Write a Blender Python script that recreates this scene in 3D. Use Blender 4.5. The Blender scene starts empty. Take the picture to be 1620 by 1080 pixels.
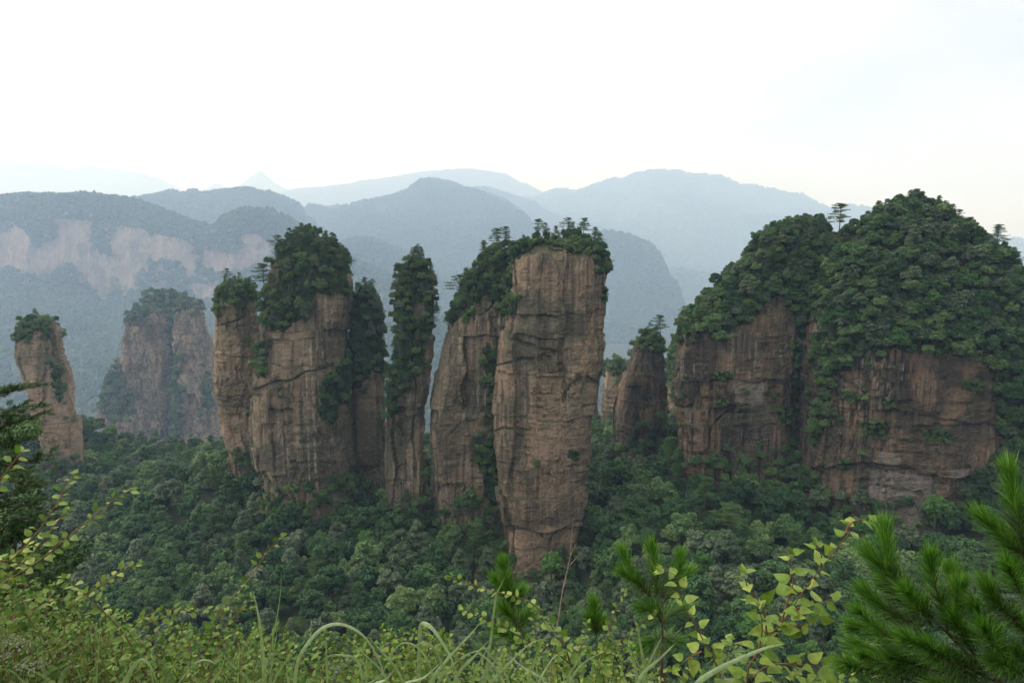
import bpy, math, random
import numpy as np
from math import radians, sin, cos, pi

# ------------------------------------------------------------------ camera, sky, sun, exposure
scene = bpy.context.scene
COL = scene.collection
F = 1080.0                       # focal length in photograph pixels (24 mm equivalent)
PITCH = radians(7.4)
cam_d = bpy.data.cameras.new("camera")
cam_d.sensor_width = 36.0
cam_d.lens = 24.0
cam_d.clip_start = 0.05
cam_d.clip_end = 80000
cam = bpy.data.objects.new("camera", cam_d)
cam.rotation_euler = (pi / 2 - PITCH, 0, 0)
COL.objects.link(cam)
scene.camera = cam

SUN_EL, SUN_AZ = radians(50), radians(-80)     # azimuth from +Y (view direction) towards +X
world = bpy.data.worlds.new("World")
scene.world = world
world.use_nodes = True
wt = world.node_tree
wt.nodes.clear()
def wn(t, **kw):
    n = wt.nodes.new(t)
    for k, v in kw.items(): setattr(n, k, v)
    return n
w_out = wn("ShaderNodeOutputWorld")
w_sky = wn("ShaderNodeTexSky", sky_type='NISHITA', sun_disc=False, sun_elevation=SUN_EL, sun_rotation=SUN_AZ)
w_b1 = wn("ShaderNodeBackground"); w_b1.inputs[1].default_value = 0.10
wt.links.new(w_sky.outputs[0], w_b1.inputs[0])
w_tc = wn("ShaderNodeTexCoord")
w_map = wn("ShaderNodeMapping"); w_map.inputs['Scale'].default_value = (1.6, 1.6, 5.0)
wt.links.new(w_tc.outputs['Generated'], w_map.inputs[0])
w_noise = wn("ShaderNodeTexNoise"); w_noise.inputs['Scale'].default_value = 1.7
w_noise.inputs['Detail'].default_value = 7; w_noise.inputs['Roughness'].default_value = 0.52
w_noise.inputs['Distortion'].default_value = 0.6
wt.links.new(w_map.outputs[0], w_noise.inputs[0])
w_ramp = wn("ShaderNodeValToRGB")
w_ramp.color_ramp.elements[0].position = 0.36; w_ramp.color_ramp.elements[0].color = (0.70, 0.705, 0.715, 1)
w_ramp.color_ramp.elements[1].position = 0.62; w_ramp.color_ramp.elements[1].color = (0.985, 0.985, 0.98, 1)
wt.links.new(w_noise.outputs[0], w_ramp.inputs[0])
# brighter where the sun stands behind the cloud
w_dot = wn("ShaderNodeVectorMath", operation='DOT_PRODUCT')
w_dot.inputs[1].default_value = (sin(SUN_AZ) * cos(SUN_EL), cos(SUN_AZ) * cos(SUN_EL), sin(SUN_EL))
w_nrm = wn("ShaderNodeVectorMath", operation='NORMALIZE')
wt.links.new(w_tc.outputs['Generated'], w_nrm.inputs[0])
wt.links.new(w_nrm.outputs[0], w_dot.inputs[0])
w_mr = wn("ShaderNodeMapRange")
w_mr.inputs[1].default_value = 0.0; w_mr.inputs[2].default_value = 1.0
w_mr.inputs[3].default_value = 0.80; w_mr.inputs[4].default_value = 2.9
wt.links.new(w_dot.outputs['Value'], w_mr.inputs[0])
w_b2 = wn("ShaderNodeBackground")
wt.links.new(w_ramp.outputs[0], w_b2.inputs[0])
wt.links.new(w_mr.outputs[0], w_b2.inputs[1])
w_mix = wn("ShaderNodeMixShader"); w_mix.inputs[0].default_value = 0.93
wt.links.new(w_b1.outputs[0], w_mix.inputs[1]); wt.links.new(w_b2.outputs[0], w_mix.inputs[2])
wt.links.new(w_mix.outputs[0], w_out.inputs[0])

sun_d = bpy.data.lights.new("sun", 'SUN')
sun_d.energy = 1.5; sun_d.angle = radians(16); sun_d.color = (1.0, 0.96, 0.9)
sun = bpy.data.objects.new("sun", sun_d)
from mathutils import Vector
_sd = Vector((sin(SUN_AZ) * cos(SUN_EL), cos(SUN_AZ) * cos(SUN_EL), sin(SUN_EL)))
sun.rotation_euler = _sd.to_track_quat('Z', 'Y').to_euler()
sun.location = (-100, 100, 400)
COL.objects.link(sun)

scene.view_settings.view_transform = 'Standard'
scene.view_settings.look = 'None'
scene.view_settings.gamma = 1
scene.view_settings.exposure = 0.32
HAZE_DENSITY = 1.4e-4
HAZE_COLOR = (0.50, 0.69, 1.0)
cy = scene.cycles
cy.max_bounces = 6; cy.diffuse_bounces = 2; cy.glossy_bounces = 2; cy.transmission_bounces = 3
cy.volume_bounces = 3; cy.transparent_max_bounces = 4
cy.use_denoising = True
cy.denoiser = 'OPENIMAGEDENOISE'; cy.denoising_input_passes = 'RGB_ALBEDO_NORMAL'; cy.denoising_prefilter = 'ACCURATE'
cy.use_adaptive_sampling = False
cy.sample_clamp_indirect = 4.0

# ------------------------------------------------------------------ helpers
cP, sP = cos(PITCH), sin(PITCH)
def W(px, py, D):
    """world point seen at photograph pixel (px, py) at forward distance D metres"""
    px = np.asarray(px, float); py = np.asarray(py, float); D = np.asarray(D, float)
    cx = (px - 810) / F; cyy = (540 - py) / F
    t = D / (cP + cyy * sP)
    return np.stack(np.broadcast_arrays(cx * t, D, (-sP + cyy * cP) * t), -1)
def proj(p):
    p = np.asarray(p, float)
    zc = p[..., 1] * cP - p[..., 2] * sP
    yc = p[..., 1] * sP + p[..., 2] * cP
    zc = np.where(zc < 1e-3, 1e-3, zc)
    return 810 + F * p[..., 0] / zc, 540 - F * yc / zc, zc

def _h(ix, iy, iz, s):
    h = (ix.astype(np.int64) * 374761393 + iy.astype(np.int64) * 668265263 + iz.astype(np.int64) * 1442695041 + s * 974634777) & 0xFFFFFFFF
    h = ((h ^ (h >> 13)) * 1274126177) & 0xFFFFFFFF
    h = ((h ^ (h >> 16)) * 2246822519) & 0xFFFFFFFF
    return ((h ^ (h >> 15)) & 0xFFFFFF) / float(0xFFFFFF)
def cellrand(p, s=0):
    f = np.floor(p)
    return _h(f[..., 0], f[..., 1], f[..., 2], s)
def vnoise(p, s=0):
    f = np.floor(p); t = p - f; t = t * t * (3 - 2 * t)
    x, y, z = f[..., 0], f[..., 1], f[..., 2]
    a, b, c = t[..., 0], t[..., 1], t[..., 2]
    r = 0
    for dx, wx in ((0, 1 - a), (1, a)):
        for dy, wy in ((0, 1 - b), (1, b)):
            for dz, wz in ((0, 1 - c), (1, c)):
                r = r + wx * wy * wz * _h(x + dx, y + dy, z + dz, s)
    return r
def fbm(p, o=4, s=0, g=0.5):
    r = 0; a = 1; tot = 0
    for i in range(o):
        r = r + a * vnoise(p, s + i * 17); tot += a; a *= g; p = p * 2.03 + 7.3
    return r / tot
def sstep(x, a, b):
    t = np.clip((x - a) / (b - a), 0, 1)
    return t * t * (3 - 2 * t)
def in_poly(px, py, poly):
    r = np.zeros(px.shape, bool)
    n = len(poly)
    for i in range(n):
        x1, y1 = poly[i]; x2, y2 = poly[(i + 1) % n]
        if y1 == y2: continue
        c = (y1 > py) != (y2 > py)
        r ^= c & (px < (x2 - x1) * (py - y1) / (y2 - y1) + x1)
    return r
def norm(v):
    return v / np.maximum(np.linalg.norm(v, axis=-1, keepdims=True), 1e-9)

class MB:
    """collects vertices and quads / triangles for ONE mesh"""
    def __init__(s): s.v = []; s.q = []; s.t = []; s.n = 0
    def add(s, v, q=None, t=None):
        v = np.asarray(v, float).reshape(-1, 3)
        if q is not None and len(q): s.q.append(np.asarray(q, np.int64).reshape(-1, 4) + s.n)
        if t is not None and len(t): s.t.append(np.asarray(t, np.int64).reshape(-1, 3) + s.n)
        s.v.append(v); s.n += len(v)
    def mesh(s, name, mat, smooth=False):
        v = np.concatenate(s.v)
        q = np.concatenate(s.q) if s.q else np.zeros((0, 4), np.int64)
        t = np.concatenate(s.t) if s.t else np.zeros((0, 3), np.int64)
        me = bpy.data.meshes.new(name)
        me.vertices.add(len(v)); me.vertices.foreach_set("co", v.astype(np.float32).ravel())
        li = np.concatenate([q.ravel(), t.ravel()]).astype(np.int32)
        me.loops.add(len(li)); me.loops.foreach_set("vertex_index", li)
        st = np.concatenate([np.arange(len(q)) * 4, len(q) * 4 + np.arange(len(t)) * 3]).astype(np.int32)
        me.polygons.add(len(st)); me.polygons.foreach_set("loop_start", st)
        me.polygons.foreach_set("use_smooth", np.full(len(st), bool(smooth)))
        me.update(calc_edges=True)
        if mat: me.materials.append(mat)
        return me
    def obj(s, name, mat, parent=None, smooth=False):
        if not s.v: return None
        o = bpy.data.objects.new(name, s.mesh(name, mat, smooth))
        COL.objects.link(o)
        if parent: o.parent = parent
        return o
def tag(o, label=None, cat=None, group=None, kind=None):
    if label: o['label'] = label
    if cat: o['category'] = cat
    if group: o['group'] = group
    if kind: o['kind'] = kind
    return o
def empty(name, loc, label, cat, group=None):
    o = bpy.data.objects.new(name, None); COL.objects.link(o)
    o.location = loc
    return tag(o, label, cat, group)

def catmull(P, n):
    P = np.asarray(P, float)
    P = np.vstack([2 * P[0] - P[1], P, 2 * P[-1] - P[-2]])
    out = []
    for i in range(1, len(P) - 2):
        t = np.linspace(0, 1, n, endpoint=False)[:, None]
        p0, p1, p2, p3 = P[i - 1], P[i], P[i + 1], P[i + 2]
        out.append(0.5 * (2 * p1 + (p2 - p0) * t + (2 * p0 - 5 * p1 + 4 * p2 - p3) * t ** 2 + (3 * p1 - p0 - 3 * p2 + p3) * t ** 3))
    out.append(P[-2][None])
    return np.vstack(out)
def tube(mb, pts, r0, r1, k=5):
    pts = np.asarray(pts, float); n = len(pts)
    tg = norm(np.gradient(pts, axis=0))
    ref = np.array([0.3, 0.9, 0.2])
    a = norm(np.cross(tg, ref)); b = np.cross(tg, a)
    th = np.arange(k) * 2 * pi / k
    r = np.linspace(r0, r1, n)[:, None, None]
    ring = pts[:, None] + r * (np.cos(th)[None, :, None] * a[:, None] + np.sin(th)[None, :, None] * b[:, None])
    q = []
    for i in range(n - 1):
        for j in range(k):
            q.append((i * k + j, i * k + (j + 1) % k, (i + 1) * k + (j + 1) % k, (i + 1) * k + j))
    mb.add(ring, q)

# ------------------------------------------------------------------ materials
class MT:
    def __init__(s, name):
        s.m = bpy.data.materials.new(name); s.m.use_nodes = True
        s.t = s.m.node_tree; s.t.nodes.clear()
    def n(s, typ, **kw):
        n = s.t.nodes.new(typ)
        for k, v in kw.items():
            if k.startswith('i_'):
                key = k[2:]
                n.inputs[int(key) if key.isdigit() else key.replace('_', ' ')].default_value = v
            else: setattr(n, k, v)
        return n
    def l(s, a, b): s.t.links.new(a, b)
    def noise(s, vec, scale=1., detail=4, rough=0.5, mscale=None):
        if mscale:
            mp = s.n("ShaderNodeMapping"); mp.inputs['Scale'].default_value = mscale
            s.l(vec, mp.inputs[0]); vec = mp.outputs[0]
        n = s.n("ShaderNodeTexNoise"); s.l(vec, n.inputs[0])
        n.inputs['Scale'].default_value = scale; n.inputs['Detail'].default_value = detail; n.inputs['Roughness'].default_value = rough
        return n.outputs[0]
    def ramp(s, fac, stops):
        r = s.n("ShaderNodeValToRGB"); e = r.color_ramp.elements
        while len(e) < len(stops): e.new(0.5)
        for i, (p, c) in enumerate(stops):
            e[i].position = p; e[i].color = (*c, 1) if isinstance(c, tuple) else (c, c, c, 1)
        s.l(fac, r.inputs[0]); return r.outputs[0]
    def mix(s, fac, a, b, mode='MIX'):
        m = s.n("ShaderNodeMix", data_type='RGBA', blend_type=mode)
        for v, i in ((fac, 0), (a, 6), (b, 7)):
            if hasattr(v, 'links'): s.l(v, m.inputs[i])
            else: m.inputs[i].default_value = (*v, 1) if isinstance(v, tuple) else v
        return m.outputs[2]
    def math(s, op, a, b=None):
        m = s.n("ShaderNodeMath", operation=op)
        for v, i in ((a, 0), (b, 1)):
            if v is None: continue
            if hasattr(v, 'links'): s.l(v, m.inputs[i])
            else: m.inputs[i].default_value = v
        return m.outputs[0]

def rock_mat(name, warm, grey, dark, light, streak=0.6, pale=0.4, gsc=1.0, moss=(0.06, 0.07, 0.035), freshc=None):
    m = MT(name)
    geo = m.n("ShaderNodeNewGeometry"); P = geo.outputs['Position']
    big = m.noise(P, 0.028 * gsc, 5, 0.6)
    col = m.mix(m.ramp(big, [(0.40, 0.0), (0.60, 1.0)]), warm, grey)
    # bedding
    st = m.noise(P, 1, 5, 0.65, (0.03 * gsc, 0.03 * gsc, 0.55 * gsc))
    col = m.mix(1.0, col, m.ramp(st, [(0.3, 0.84), (0.5, 1.0), (0.72, 1.10)]), 'MULTIPLY')
    # blocks of slightly different stone
    pw = m.n("ShaderNodeTexNoise"); pw.inputs['Scale'].default_value = 0.12 * gsc; pw.inputs['Detail'].default_value = 4; m.l(P, pw.inputs[0])
    pa = m.n("ShaderNodeVectorMath", operation='MULTIPLY_ADD'); m.l(pw.outputs['Color'], pa.inputs[0]); pa.inputs[1].default_value = (7 / gsc, 7 / gsc, 10 / gsc); m.l(P, pa.inputs[2])
    pm = m.n("ShaderNodeMapping"); pm.inputs['Scale'].default_value = (0.085 * gsc, 0.085 * gsc, 0.045 * gsc); m.l(pa.outputs[0], pm.inputs[0])
    pv_ = m.n("ShaderNodeTexVoronoi", feature='F1'); pv_.inputs['Scale'].default_value = 1.0; m.l(pm.outputs[0], pv_.inputs['Vector'])
    psep = m.n("ShaderNodeSeparateColor"); m.l(pv_.outputs['Color'], psep.inputs[0])
    col = m.mix(1.0, col, m.ramp(psep.outputs[0], [(0.0, 0.70), (0.5, 0.98), (1.0, 1.28)]), 'MULTIPLY')
    col = m.mix(m.ramp(psep.outputs[1], [(0.55, 0.0), (0.95, 0.55)]), col, grey)
    # short dark bedding seams
    sd = m.noise(P, 1, 4, 0.6, (0.22 * gsc, 0.22 * gsc, 2.1 * gsc))
    sdm = m.noise(P, 1, 2, 0.5, (0.05 * gsc, 0.05 * gsc, 0.09 * gsc))
    seam = m.math('MULTIPLY', m.ramp(sd, [(0.60, 0.0), (0.66, 0.75)]), m.ramp(sdm, [(0.44, 0.0), (0.56, 1.0)]))
    col = m.mix(seam, col, dark)
    # panels of fresher, warmer rock
    pan = m.noise(P, 1, 3, 0.5, (0.09 * gsc, 0.09 * gsc, 0.05 * gsc))
    col = m.mix(m.ramp(pan, [(0.50, 0.0), (0.56, 0.75)]), col, light)
    # dark and pale water streaks
    s1 = m.noise(P, 1, 5, 0.62, (0.62 * gsc, 0.62 * gsc, 0.011 * gsc))
    msk = m.noise(P, 1, 3, 0.5, (0.035 * gsc, 0.035 * gsc, 0.02 * gsc))
    k1 = m.math('MULTIPLY', m.ramp(s1, [(0.47, 0.0), (0.60, streak)]), m.ramp(msk, [(0.38, 0.25), (0.54, 1.0)]))
    col = m.mix(k1, col, dark)
    s2 = m.noise(P, 1, 5, 0.6, (0.8 * gsc, 0.8 * gsc, 0.014 * gsc))
    off = m.n("ShaderNodeVectorMath", operation='ADD'); m.l(P, off.inputs[0]); off.inputs[1].default_value = (91, 37, 53)
    msk2 = m.noise(off.outputs[0], 1, 3, 0.5, (0.045 * gsc, 0.045 * gsc, 0.03 * gsc))
    k2 = m.math('MULTIPLY', m.ramp(s2, [(0.56, 0.0), (0.66, pale)]), m.ramp(msk2, [(0.45, 0.0), (0.58, 1.0)]))
    col = m.mix(k2, col, (0.42, 0.36, 0.30))
    fr = m.n("ShaderNodeAttribute", attribute_name="fresh")
    ff = m.math('ADD', fr.outputs['Fac'], m.math('MULTIPLY', m.math('SUBTRACT', st, 0.5), 0.5))
    col = m.mix(m.ramp(ff, [(0.4, 0.0), (0.65, 0.75)]), col, freshc or tuple(min(c * 1.18, .5) for c in light))
    fine = m.noise(P, 1.3 * gsc, 8, 0.7)
    col = m.mix(1.0, col, m.ramp(fine, [(0.25, 0.62), (0.5, 1.0), (0.78, 1.35)]), 'MULTIPLY')
    # cracks
    wv = m.n("ShaderNodeMapping"); wv.inputs['Scale'].default_value = (0.11 * gsc, 0.11 * gsc, 0.075 * gsc)
    wn_ = m.n("ShaderNodeTexNoise"); wn_.inputs['Scale'].default_value = 0.25 * gsc; wn_.inputs['Detail'].default_value = 5; m.l(P, wn_.inputs[0])
    wadd = m.n("ShaderNodeVectorMath", operation='MULTIPLY_ADD'); m.l(wn_.outputs['Color'], wadd.inputs[0]); wadd.inputs[1].default_value = (9 / gsc, 9 / gsc, 9 / gsc); m.l(P, wadd.inputs[2])
    m.l(wadd.outputs[0], wv.inputs[0])
    vo = m.n("ShaderNodeTexVoronoi", feature='DISTANCE_TO_EDGE'); vo.inputs['Scale'].default_value = 1.0; m.l(wv.outputs[0], vo.inputs['Vector'])
    cmask = m.noise(P, 0.06 * gsc, 2)
    ck = m.math('MULTIPLY', m.ramp(vo.outputs[0], [(0.0, 1.0), (0.022, 0.0)]), m.ramp(cmask, [(0.52, 0.0), (0.66, 0.7)]))
    col = m.mix(ck, col, (0.035, 0.028, 0.022))
    # moss and dirt on ledges
    sx = m.n("ShaderNodeSeparateXYZ"); m.l(geo.outputs['Normal'], sx.inputs[0])
    up = m.math('ADD', sx.outputs['Z'], m.math('MULTIPLY', m.math('SUBTRACT', fine, 0.5), 0.8))
    col = m.mix(m.ramp(up, [(0.34, 0.0), (0.6, 0.85)]), col, moss)
    ms = m.noise(P, 0.07 * gsc, 6, 0.7)
    col = m.mix(m.ramp(ms, [(0.56, 0.0), (0.70, 0.55)]), col, (0.10, 0.105, 0.06))
    va = m.n("ShaderNodeAttribute", attribute_name="veg")
    vf = m.math('ADD', va.outputs['Fac'], m.math('MULTIPLY', m.math('SUBTRACT', fine, 0.5), 0.7))
    col = m.mix(m.ramp(vf, [(0.42, 0.0), (0.62, 0.95)]), col, (0.028, 0.046, 0.020))
    b = m.n("ShaderNodeBsdfPrincipled"); b.inputs['Roughness'].default_value = 0.92
    b.inputs['Specular IOR Level'].default_value = 0.15
    m.l(col, b.inputs['Base Color'])
    h = m.math('ADD', m.math('ADD', m.math('MULTIPLY', st, 0.35), m.math('MULTIPLY', seam, -0.7)), m.math('ADD', fine, m.math('MULTIPLY', ck, -0.8)))
    h = m.math('ADD', h, m.math('MULTIPLY', s1, 0.35))
    bp = m.n("ShaderNodeBump"); bp.inputs['Strength'].default_value = 0.9; bp.inputs['Distance'].default_value = 1.0 / gsc
    m.l(h, bp.inputs['Height']); m.l(bp.outputs[0], b.inputs['Normal'])
    o = m.n("ShaderNodeOutputMaterial"); m.l(b.outputs[0], o.inputs[0])
    return m.m
def leaf_mat(name, c0, c1, c2=None, trans=0.25, rough=0.55, spec=0.25, obj=0.6, isl=0.5, back=None, near=False):
    """three leaf colours mixed by tree and by leaf, with some light coming through the blade"""
    m = MT(name)
    oi = m.n("ShaderNodeObjectInfo"); geo = m.n("ShaderNodeNewGeometry")
    f = m.math('ADD', m.math('MULTIPLY', oi.outputs['Random'], obj), m.math('MULTIPLY', geo.outputs['Random Per Island'], isl))
    c2 = c2 or c1
    col = m.ramp(f, [(0.0, c0), (0.5, c1), (1.0, c2)])
    if back:
        col = m.mix(geo.outputs['Backfacing'], col, back)
    if near:
        tc = m.n('ShaderNodeTexCoord')
        col = m.mix(1.0, col, m.ramp(m.noise(tc.outputs['Object'], 45, 4, .65), [(0.3, 0.62), (0.5, 1.0), (0.7, 1.22)]), 'MULTIPLY')
        col = m.mix(m.ramp(m.noise(tc.outputs['Object'], 9, 5, .7), [(0.62, 0.0), (0.74, 0.35)]), col, (0.16, 0.115, 0.03))
    b = m.n("ShaderNodeBsdfPrincipled"); b.inputs['Roughness'].default_value = rough
    b.inputs['Specular IOR Level'].default_value = spec
    m.l(col, b.inputs['Base Color'])
    t = m.n("ShaderNodeBsdfTranslucent")
    m.l(m.mix(1.0, col, (1.15, 1.25, 0.55), 'MULTIPLY'), t.inputs[0])
    mx = m.n("ShaderNodeMixShader"); mx.inputs[0].default_value = trans
    m.l(b.outputs[0], mx.inputs[1]); m.l(t.outputs[0], mx.inputs[2])
    o = m.n("ShaderNodeOutputMaterial"); m.l(mx.outputs[0], o.inputs[0])
    return m.m
def plain_mat(name, a, b_, scale=20, rough=0.9, mscale=None):
    m = MT(name)
    tc = m.n("ShaderNodeTexCoord")
    f = m.noise(tc.outputs['Object'], scale, 6, 0.65, mscale)
    b = m.n("ShaderNodeBsdfPrincipled"); b.inputs['Roughness'].default_value = rough
    b.inputs['Specular IOR Level'].default_value = 0.2
    m.l(m.ramp(f, [(0.35, a), (0.65, b_)]), b.inputs['Base Color'])
    bp = m.n("ShaderNodeBump"); bp.inputs['Strength'].default_value = 0.5; bp.inputs['Distance'].default_value = 0.02
    m.l(f, bp.inputs['Height']); m.l(bp.outputs[0], b.inputs['Normal'])
    o = m.n("ShaderNodeOutputMaterial"); m.l(b.outputs[0], o.inputs[0])
    return m.m

M = {}
M['rock_tall'] = rock_mat("sandstone_warm", (0.222, 0.163, 0.116), (0.138, 0.122, 0.088), (0.058, 0.050, 0.040), (0.31, 0.225, 0.155), 0.65, 0.4)
M['rock_grey'] = rock_mat("sandstone_grey", (0.182, 0.148, 0.107), (0.115, 0.104, 0.076), (0.044, 0.039, 0.032), (0.28, 0.210, 0.148), 0.8, 0.7)
M['rock_dark'] = rock_mat("sandstone_dark", (0.130, 0.100, 0.075), (0.080, 0.070, 0.057), (0.028, 0.025, 0.022), (0.245, 0.168, 0.112), 0.9, 0.6, freshc=(0.27, 0.235, 0.21))
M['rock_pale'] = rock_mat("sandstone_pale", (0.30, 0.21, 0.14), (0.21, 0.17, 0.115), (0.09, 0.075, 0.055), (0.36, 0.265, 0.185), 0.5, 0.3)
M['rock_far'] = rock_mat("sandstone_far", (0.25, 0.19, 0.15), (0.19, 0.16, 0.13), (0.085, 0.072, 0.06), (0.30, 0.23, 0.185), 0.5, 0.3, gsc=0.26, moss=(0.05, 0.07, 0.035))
M['leaf_broad'] = leaf_mat("broadleaf_foliage", (0.032, 0.076, 0.029), (0.068, 0.142, 0.047), (0.150, 0.225, 0.080), 0.15, 0.6, 0.2, 0.6, 0.6)
M['leaf_silver'] = leaf_mat("silvery_foliage", (0.036, 0.069, 0.033), (0.066, 0.108, 0.053), (0.125, 0.165, 0.095), 0.12, 0.55, 0.3, 0.6, 0.5)
M['leaf_deep'] = leaf_mat("deep_foliage", (0.016, 0.048, 0.020), (0.030, 0.080, 0.028), (0.060, 0.128, 0.041), 0.12, 0.6, 0.2, 0.6, 0.5)
M['leaf_bright'] = leaf_mat("bright_foliage", (0.04, 0.11, 0.025), (0.06, 0.15, 0.03), (0.09, 0.19, 0.045), 0.2, 0.6, 0.2)
M['leaf_pine'] = leaf_mat("pine_foliage", (0.030, 0.072, 0.026), (0.052, 0.115, 0.037), (0.100, 0.170, 0.054), 0.1, 0.6, 0.15)
M['leaf_far'] = leaf_mat("far_foliage", (0.03, 0.06, 0.035), (0.05, 0.09, 0.05), (0.085, 0.125, 0.07), 0.1, 0.7, 0.1, 0.75, 0.25)
M['bark'] = plain_mat("bark", (0.045, 0.034, 0.026), (0.11, 0.085, 0.065), 6)
M['soil'] = plain_mat("forest_floor", (0.012, 0.020, 0.010), (0.03, 0.045, 0.02), 0.15)
M['hill'] = plain_mat("hill_forest", (0.02, 0.04, 0.022), (0.05, 0.085, 0.045), 0.02)
M['stem_red'] = plain_mat("reddish_stem", (0.16, 0.075, 0.045), (0.26, 0.14, 0.08), 60)
M['stem_brown'] = plain_mat("brown_stem", (0.09, 0.055, 0.04), (0.18, 0.12, 0.085), 60)
M['stem_dead'] = plain_mat("dead_twig", (0.22, 0.16, 0.13), (0.36, 0.28, 0.24), 60)
M['leaf_sprig'] = leaf_mat("sprig_leaf", (0.077, 0.153, 0.024), (0.147, 0.236, 0.041), (0.283, 0.354, 0.083), 0.3, 0.5, 0.25, 0.1, 0.9, back=(0.16, 0.22, 0.09), near=True)
M['leaf_heart'] = leaf_mat("heart_leaf", (0.106, 0.195, 0.026), (0.201, 0.289, 0.050), (0.342, 0.407, 0.088), 0.35, 0.45, 0.25, 0.1, 0.9, back=(0.25, 0.31, 0.13), near=True)
M['leaf_olive'] = leaf_mat("olive_leaf", (0.050, 0.112, 0.015), (0.106, 0.189, 0.028), (0.236, 0.295, 0.059), 0.3, 0.5, 0.2, 0.1, 0.9, near=True)
M['leaf_bush'] = leaf_mat("bush_leaf", (0.033, 0.088, 0.013), (0.083, 0.165, 0.026), (0.183, 0.260, 0.053), 0.25, 0.55, 0.2, 0.1, 0.9, back=(0.12, 0.16, 0.08), near=True)
M['grass'] = leaf_mat("silver_grass", (0.130, 0.212, 0.071), (0.224, 0.307, 0.147), (0.342, 0.425, 0.260), 0.25, 0.35, 0.5, 0.1, 0.9, near=True)
M['needle'] = leaf_mat("pine_needle", (0.040, 0.130, 0.016), (0.088, 0.225, 0.030), (0.19, 0.34, 0.062), 0.35, 0.45, 0.25, 0.0, 1.0)
M['needle_dark'] = leaf_mat("dark_pine_needle", (0.012, 0.045, 0.010), (0.025, 0.075, 0.012), (0.055, 0.12, 0.022), 0.15, 0.45, 0.3, 0.0, 1.0)
M['needle_old'] = leaf_mat("old_pine_needle", (0.032, 0.085, 0.018), (0.065, 0.135, 0.028), (0.13, 0.20, 0.055), 0.15, 0.5, 0.25, 0.0, 1.0)
M['flower'] = leaf_mat("flower", (0.18, 0.18, 0.11), (0.27, 0.26, 0.19), (0.38, 0.37, 0.29), 0.2, 0.6, 0.1, 0, 1)
M['cone'] = plain_mat("bud", (0.3, 0.2, 0.1), (0.42, 0.3, 0.17), 60)

# ------------------------------------------------------------------ terrain
canopy = [(150,690,430),(90,760,345),(140,650,440),(250,740,350),(330,725,305),(200,850,265),(300,900,222),(100,950,210),(150,1010,190),(300,1000,182),
 (450,900,222),(405,815,262),(480,815,258),(600,800,266),(560,860,240),(500,1000,186),(640,805,262),(720,830,255),(700,900,218),(820,948,236),(860,945,233),
 (650,1000,182),(900,940,233),(950,790,264),(1000,730,292),(1060,690,305),(1110,738,261),(1000,850,228),(1000,1000,172),(1200,752,254),(1180,850,216),
 (1200,1000,166),(1285,740,252),(1300,850,221),(1400,862,222),(1500,852,224),(1400,1000,162),(1580,790,228),(1600,1000,156),(1640,770,232),
 (-200,900,270),(-150,760,360),(1950,850,215),(0,1250,130),(500,1250,125),(1000,1250,120),(1600,1250,115),(560,700,420),(800,690,420),(1050,660,430),(1500,690,420)]
_c = np.array(canopy, float)
_cp = W(_c[:, 0], _c[:, 1], _c[:, 2])
def _phi(r): return np.where(r > 1e-9, r * r * np.log(np.maximum(r, 1e-9)), 0)
def _rbf(P, Z, lam):
    X = P / 100.0
    n = len(X); A = np.zeros((n + 3, n + 3))
    A[:n, :n] = _phi(np.linalg.norm(X[:, None] - X[None], axis=-1)) + lam * np.eye(n)
    A[:n, n] = 1; A[:n, n + 1:] = X; A[n, :n] = 1; A[n + 1:, :n] = X.T
    return X, np.linalg.solve(A, np.concatenate([Z, np.zeros(3)]))
_rx, _rw = _rbf(_cp[:, :2], _cp[:, 2], 0.02)
def terrain(x, y):
    x = np.asarray(x, float); y = np.asarray(y, float)
    X = np.stack([np.clip(x, -330, 330), np.clip(y, 100, 460)], -1) / 100.0
    sh = X.shape[:-1]; Xf = X.reshape(-1, 2)
    z = _phi(np.linalg.norm(Xf[:, None] - _rx[None], axis=-1)) @ _rw[:-3] + _rw[-3] + Xf @ _rw[-2:]
    z = np.clip(z.reshape(sh) - 9, -250, -45)
    p = np.stack([x, y, 0 * x], -1)
    z = z + 15 * (fbm(p * 0.022, 3, 5) - 0.5)
    far = -560 + 60 * (fbm(p * 0.003, 3, 6) - 0.5)
    w = sstep(y, 430, 620)
    z = z * (1 - w) + far * w
    kn = -3.0 - np.maximum(0, y - 3.2) * 1.7 - np.maximum(0, np.abs(x) - 9) * 0.4
    behind = -3.0 + np.clip((-18 - y) * .75, 0, 190) + 14 * (fbm(p * .03, 3, 8) - .5) * sstep(-y, 12, 60)  # unseen slope behind the camera, raised to block sky light and darken the valley
    kn = np.where(y < -8, behind - np.maximum(0, np.abs(x) - 260) * .7, kn)
    return np.maximum(z, np.maximum(kn, -700))
def grid_obj(name, xs, ys, zf, mat):
    X, Y = np.meshgrid(xs, ys)
    V = np.stack([X, Y, zf(X, Y)], -1)
    ny, nx = X.shape
    i = np.arange(ny * nx).reshape(ny, nx)
    q = np.stack([i[:-1, :-1], i[:-1, 1:], i[1:, 1:], i[1:, :-1]], -1).reshape(-1, 4)
    mb = MB(); mb.add(V, q)
    return mb.obj(name, mat, smooth=True)
_xs = np.unique(np.concatenate([np.arange(-23500, -500, 750), np.arange(-500, 500, 7), np.arange(-14, 14, 1.0), np.arange(500, 23501, 750)]))
_ys = np.unique(np.concatenate([np.arange(-600, -20, 60), np.arange(-20, 20, 1.0), np.arange(20, 640, 7), np.arange(640, 21201, 450)]))
tag(grid_obj("ground", _xs, _ys, terrain, M['soil']), kind='structure')

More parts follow.
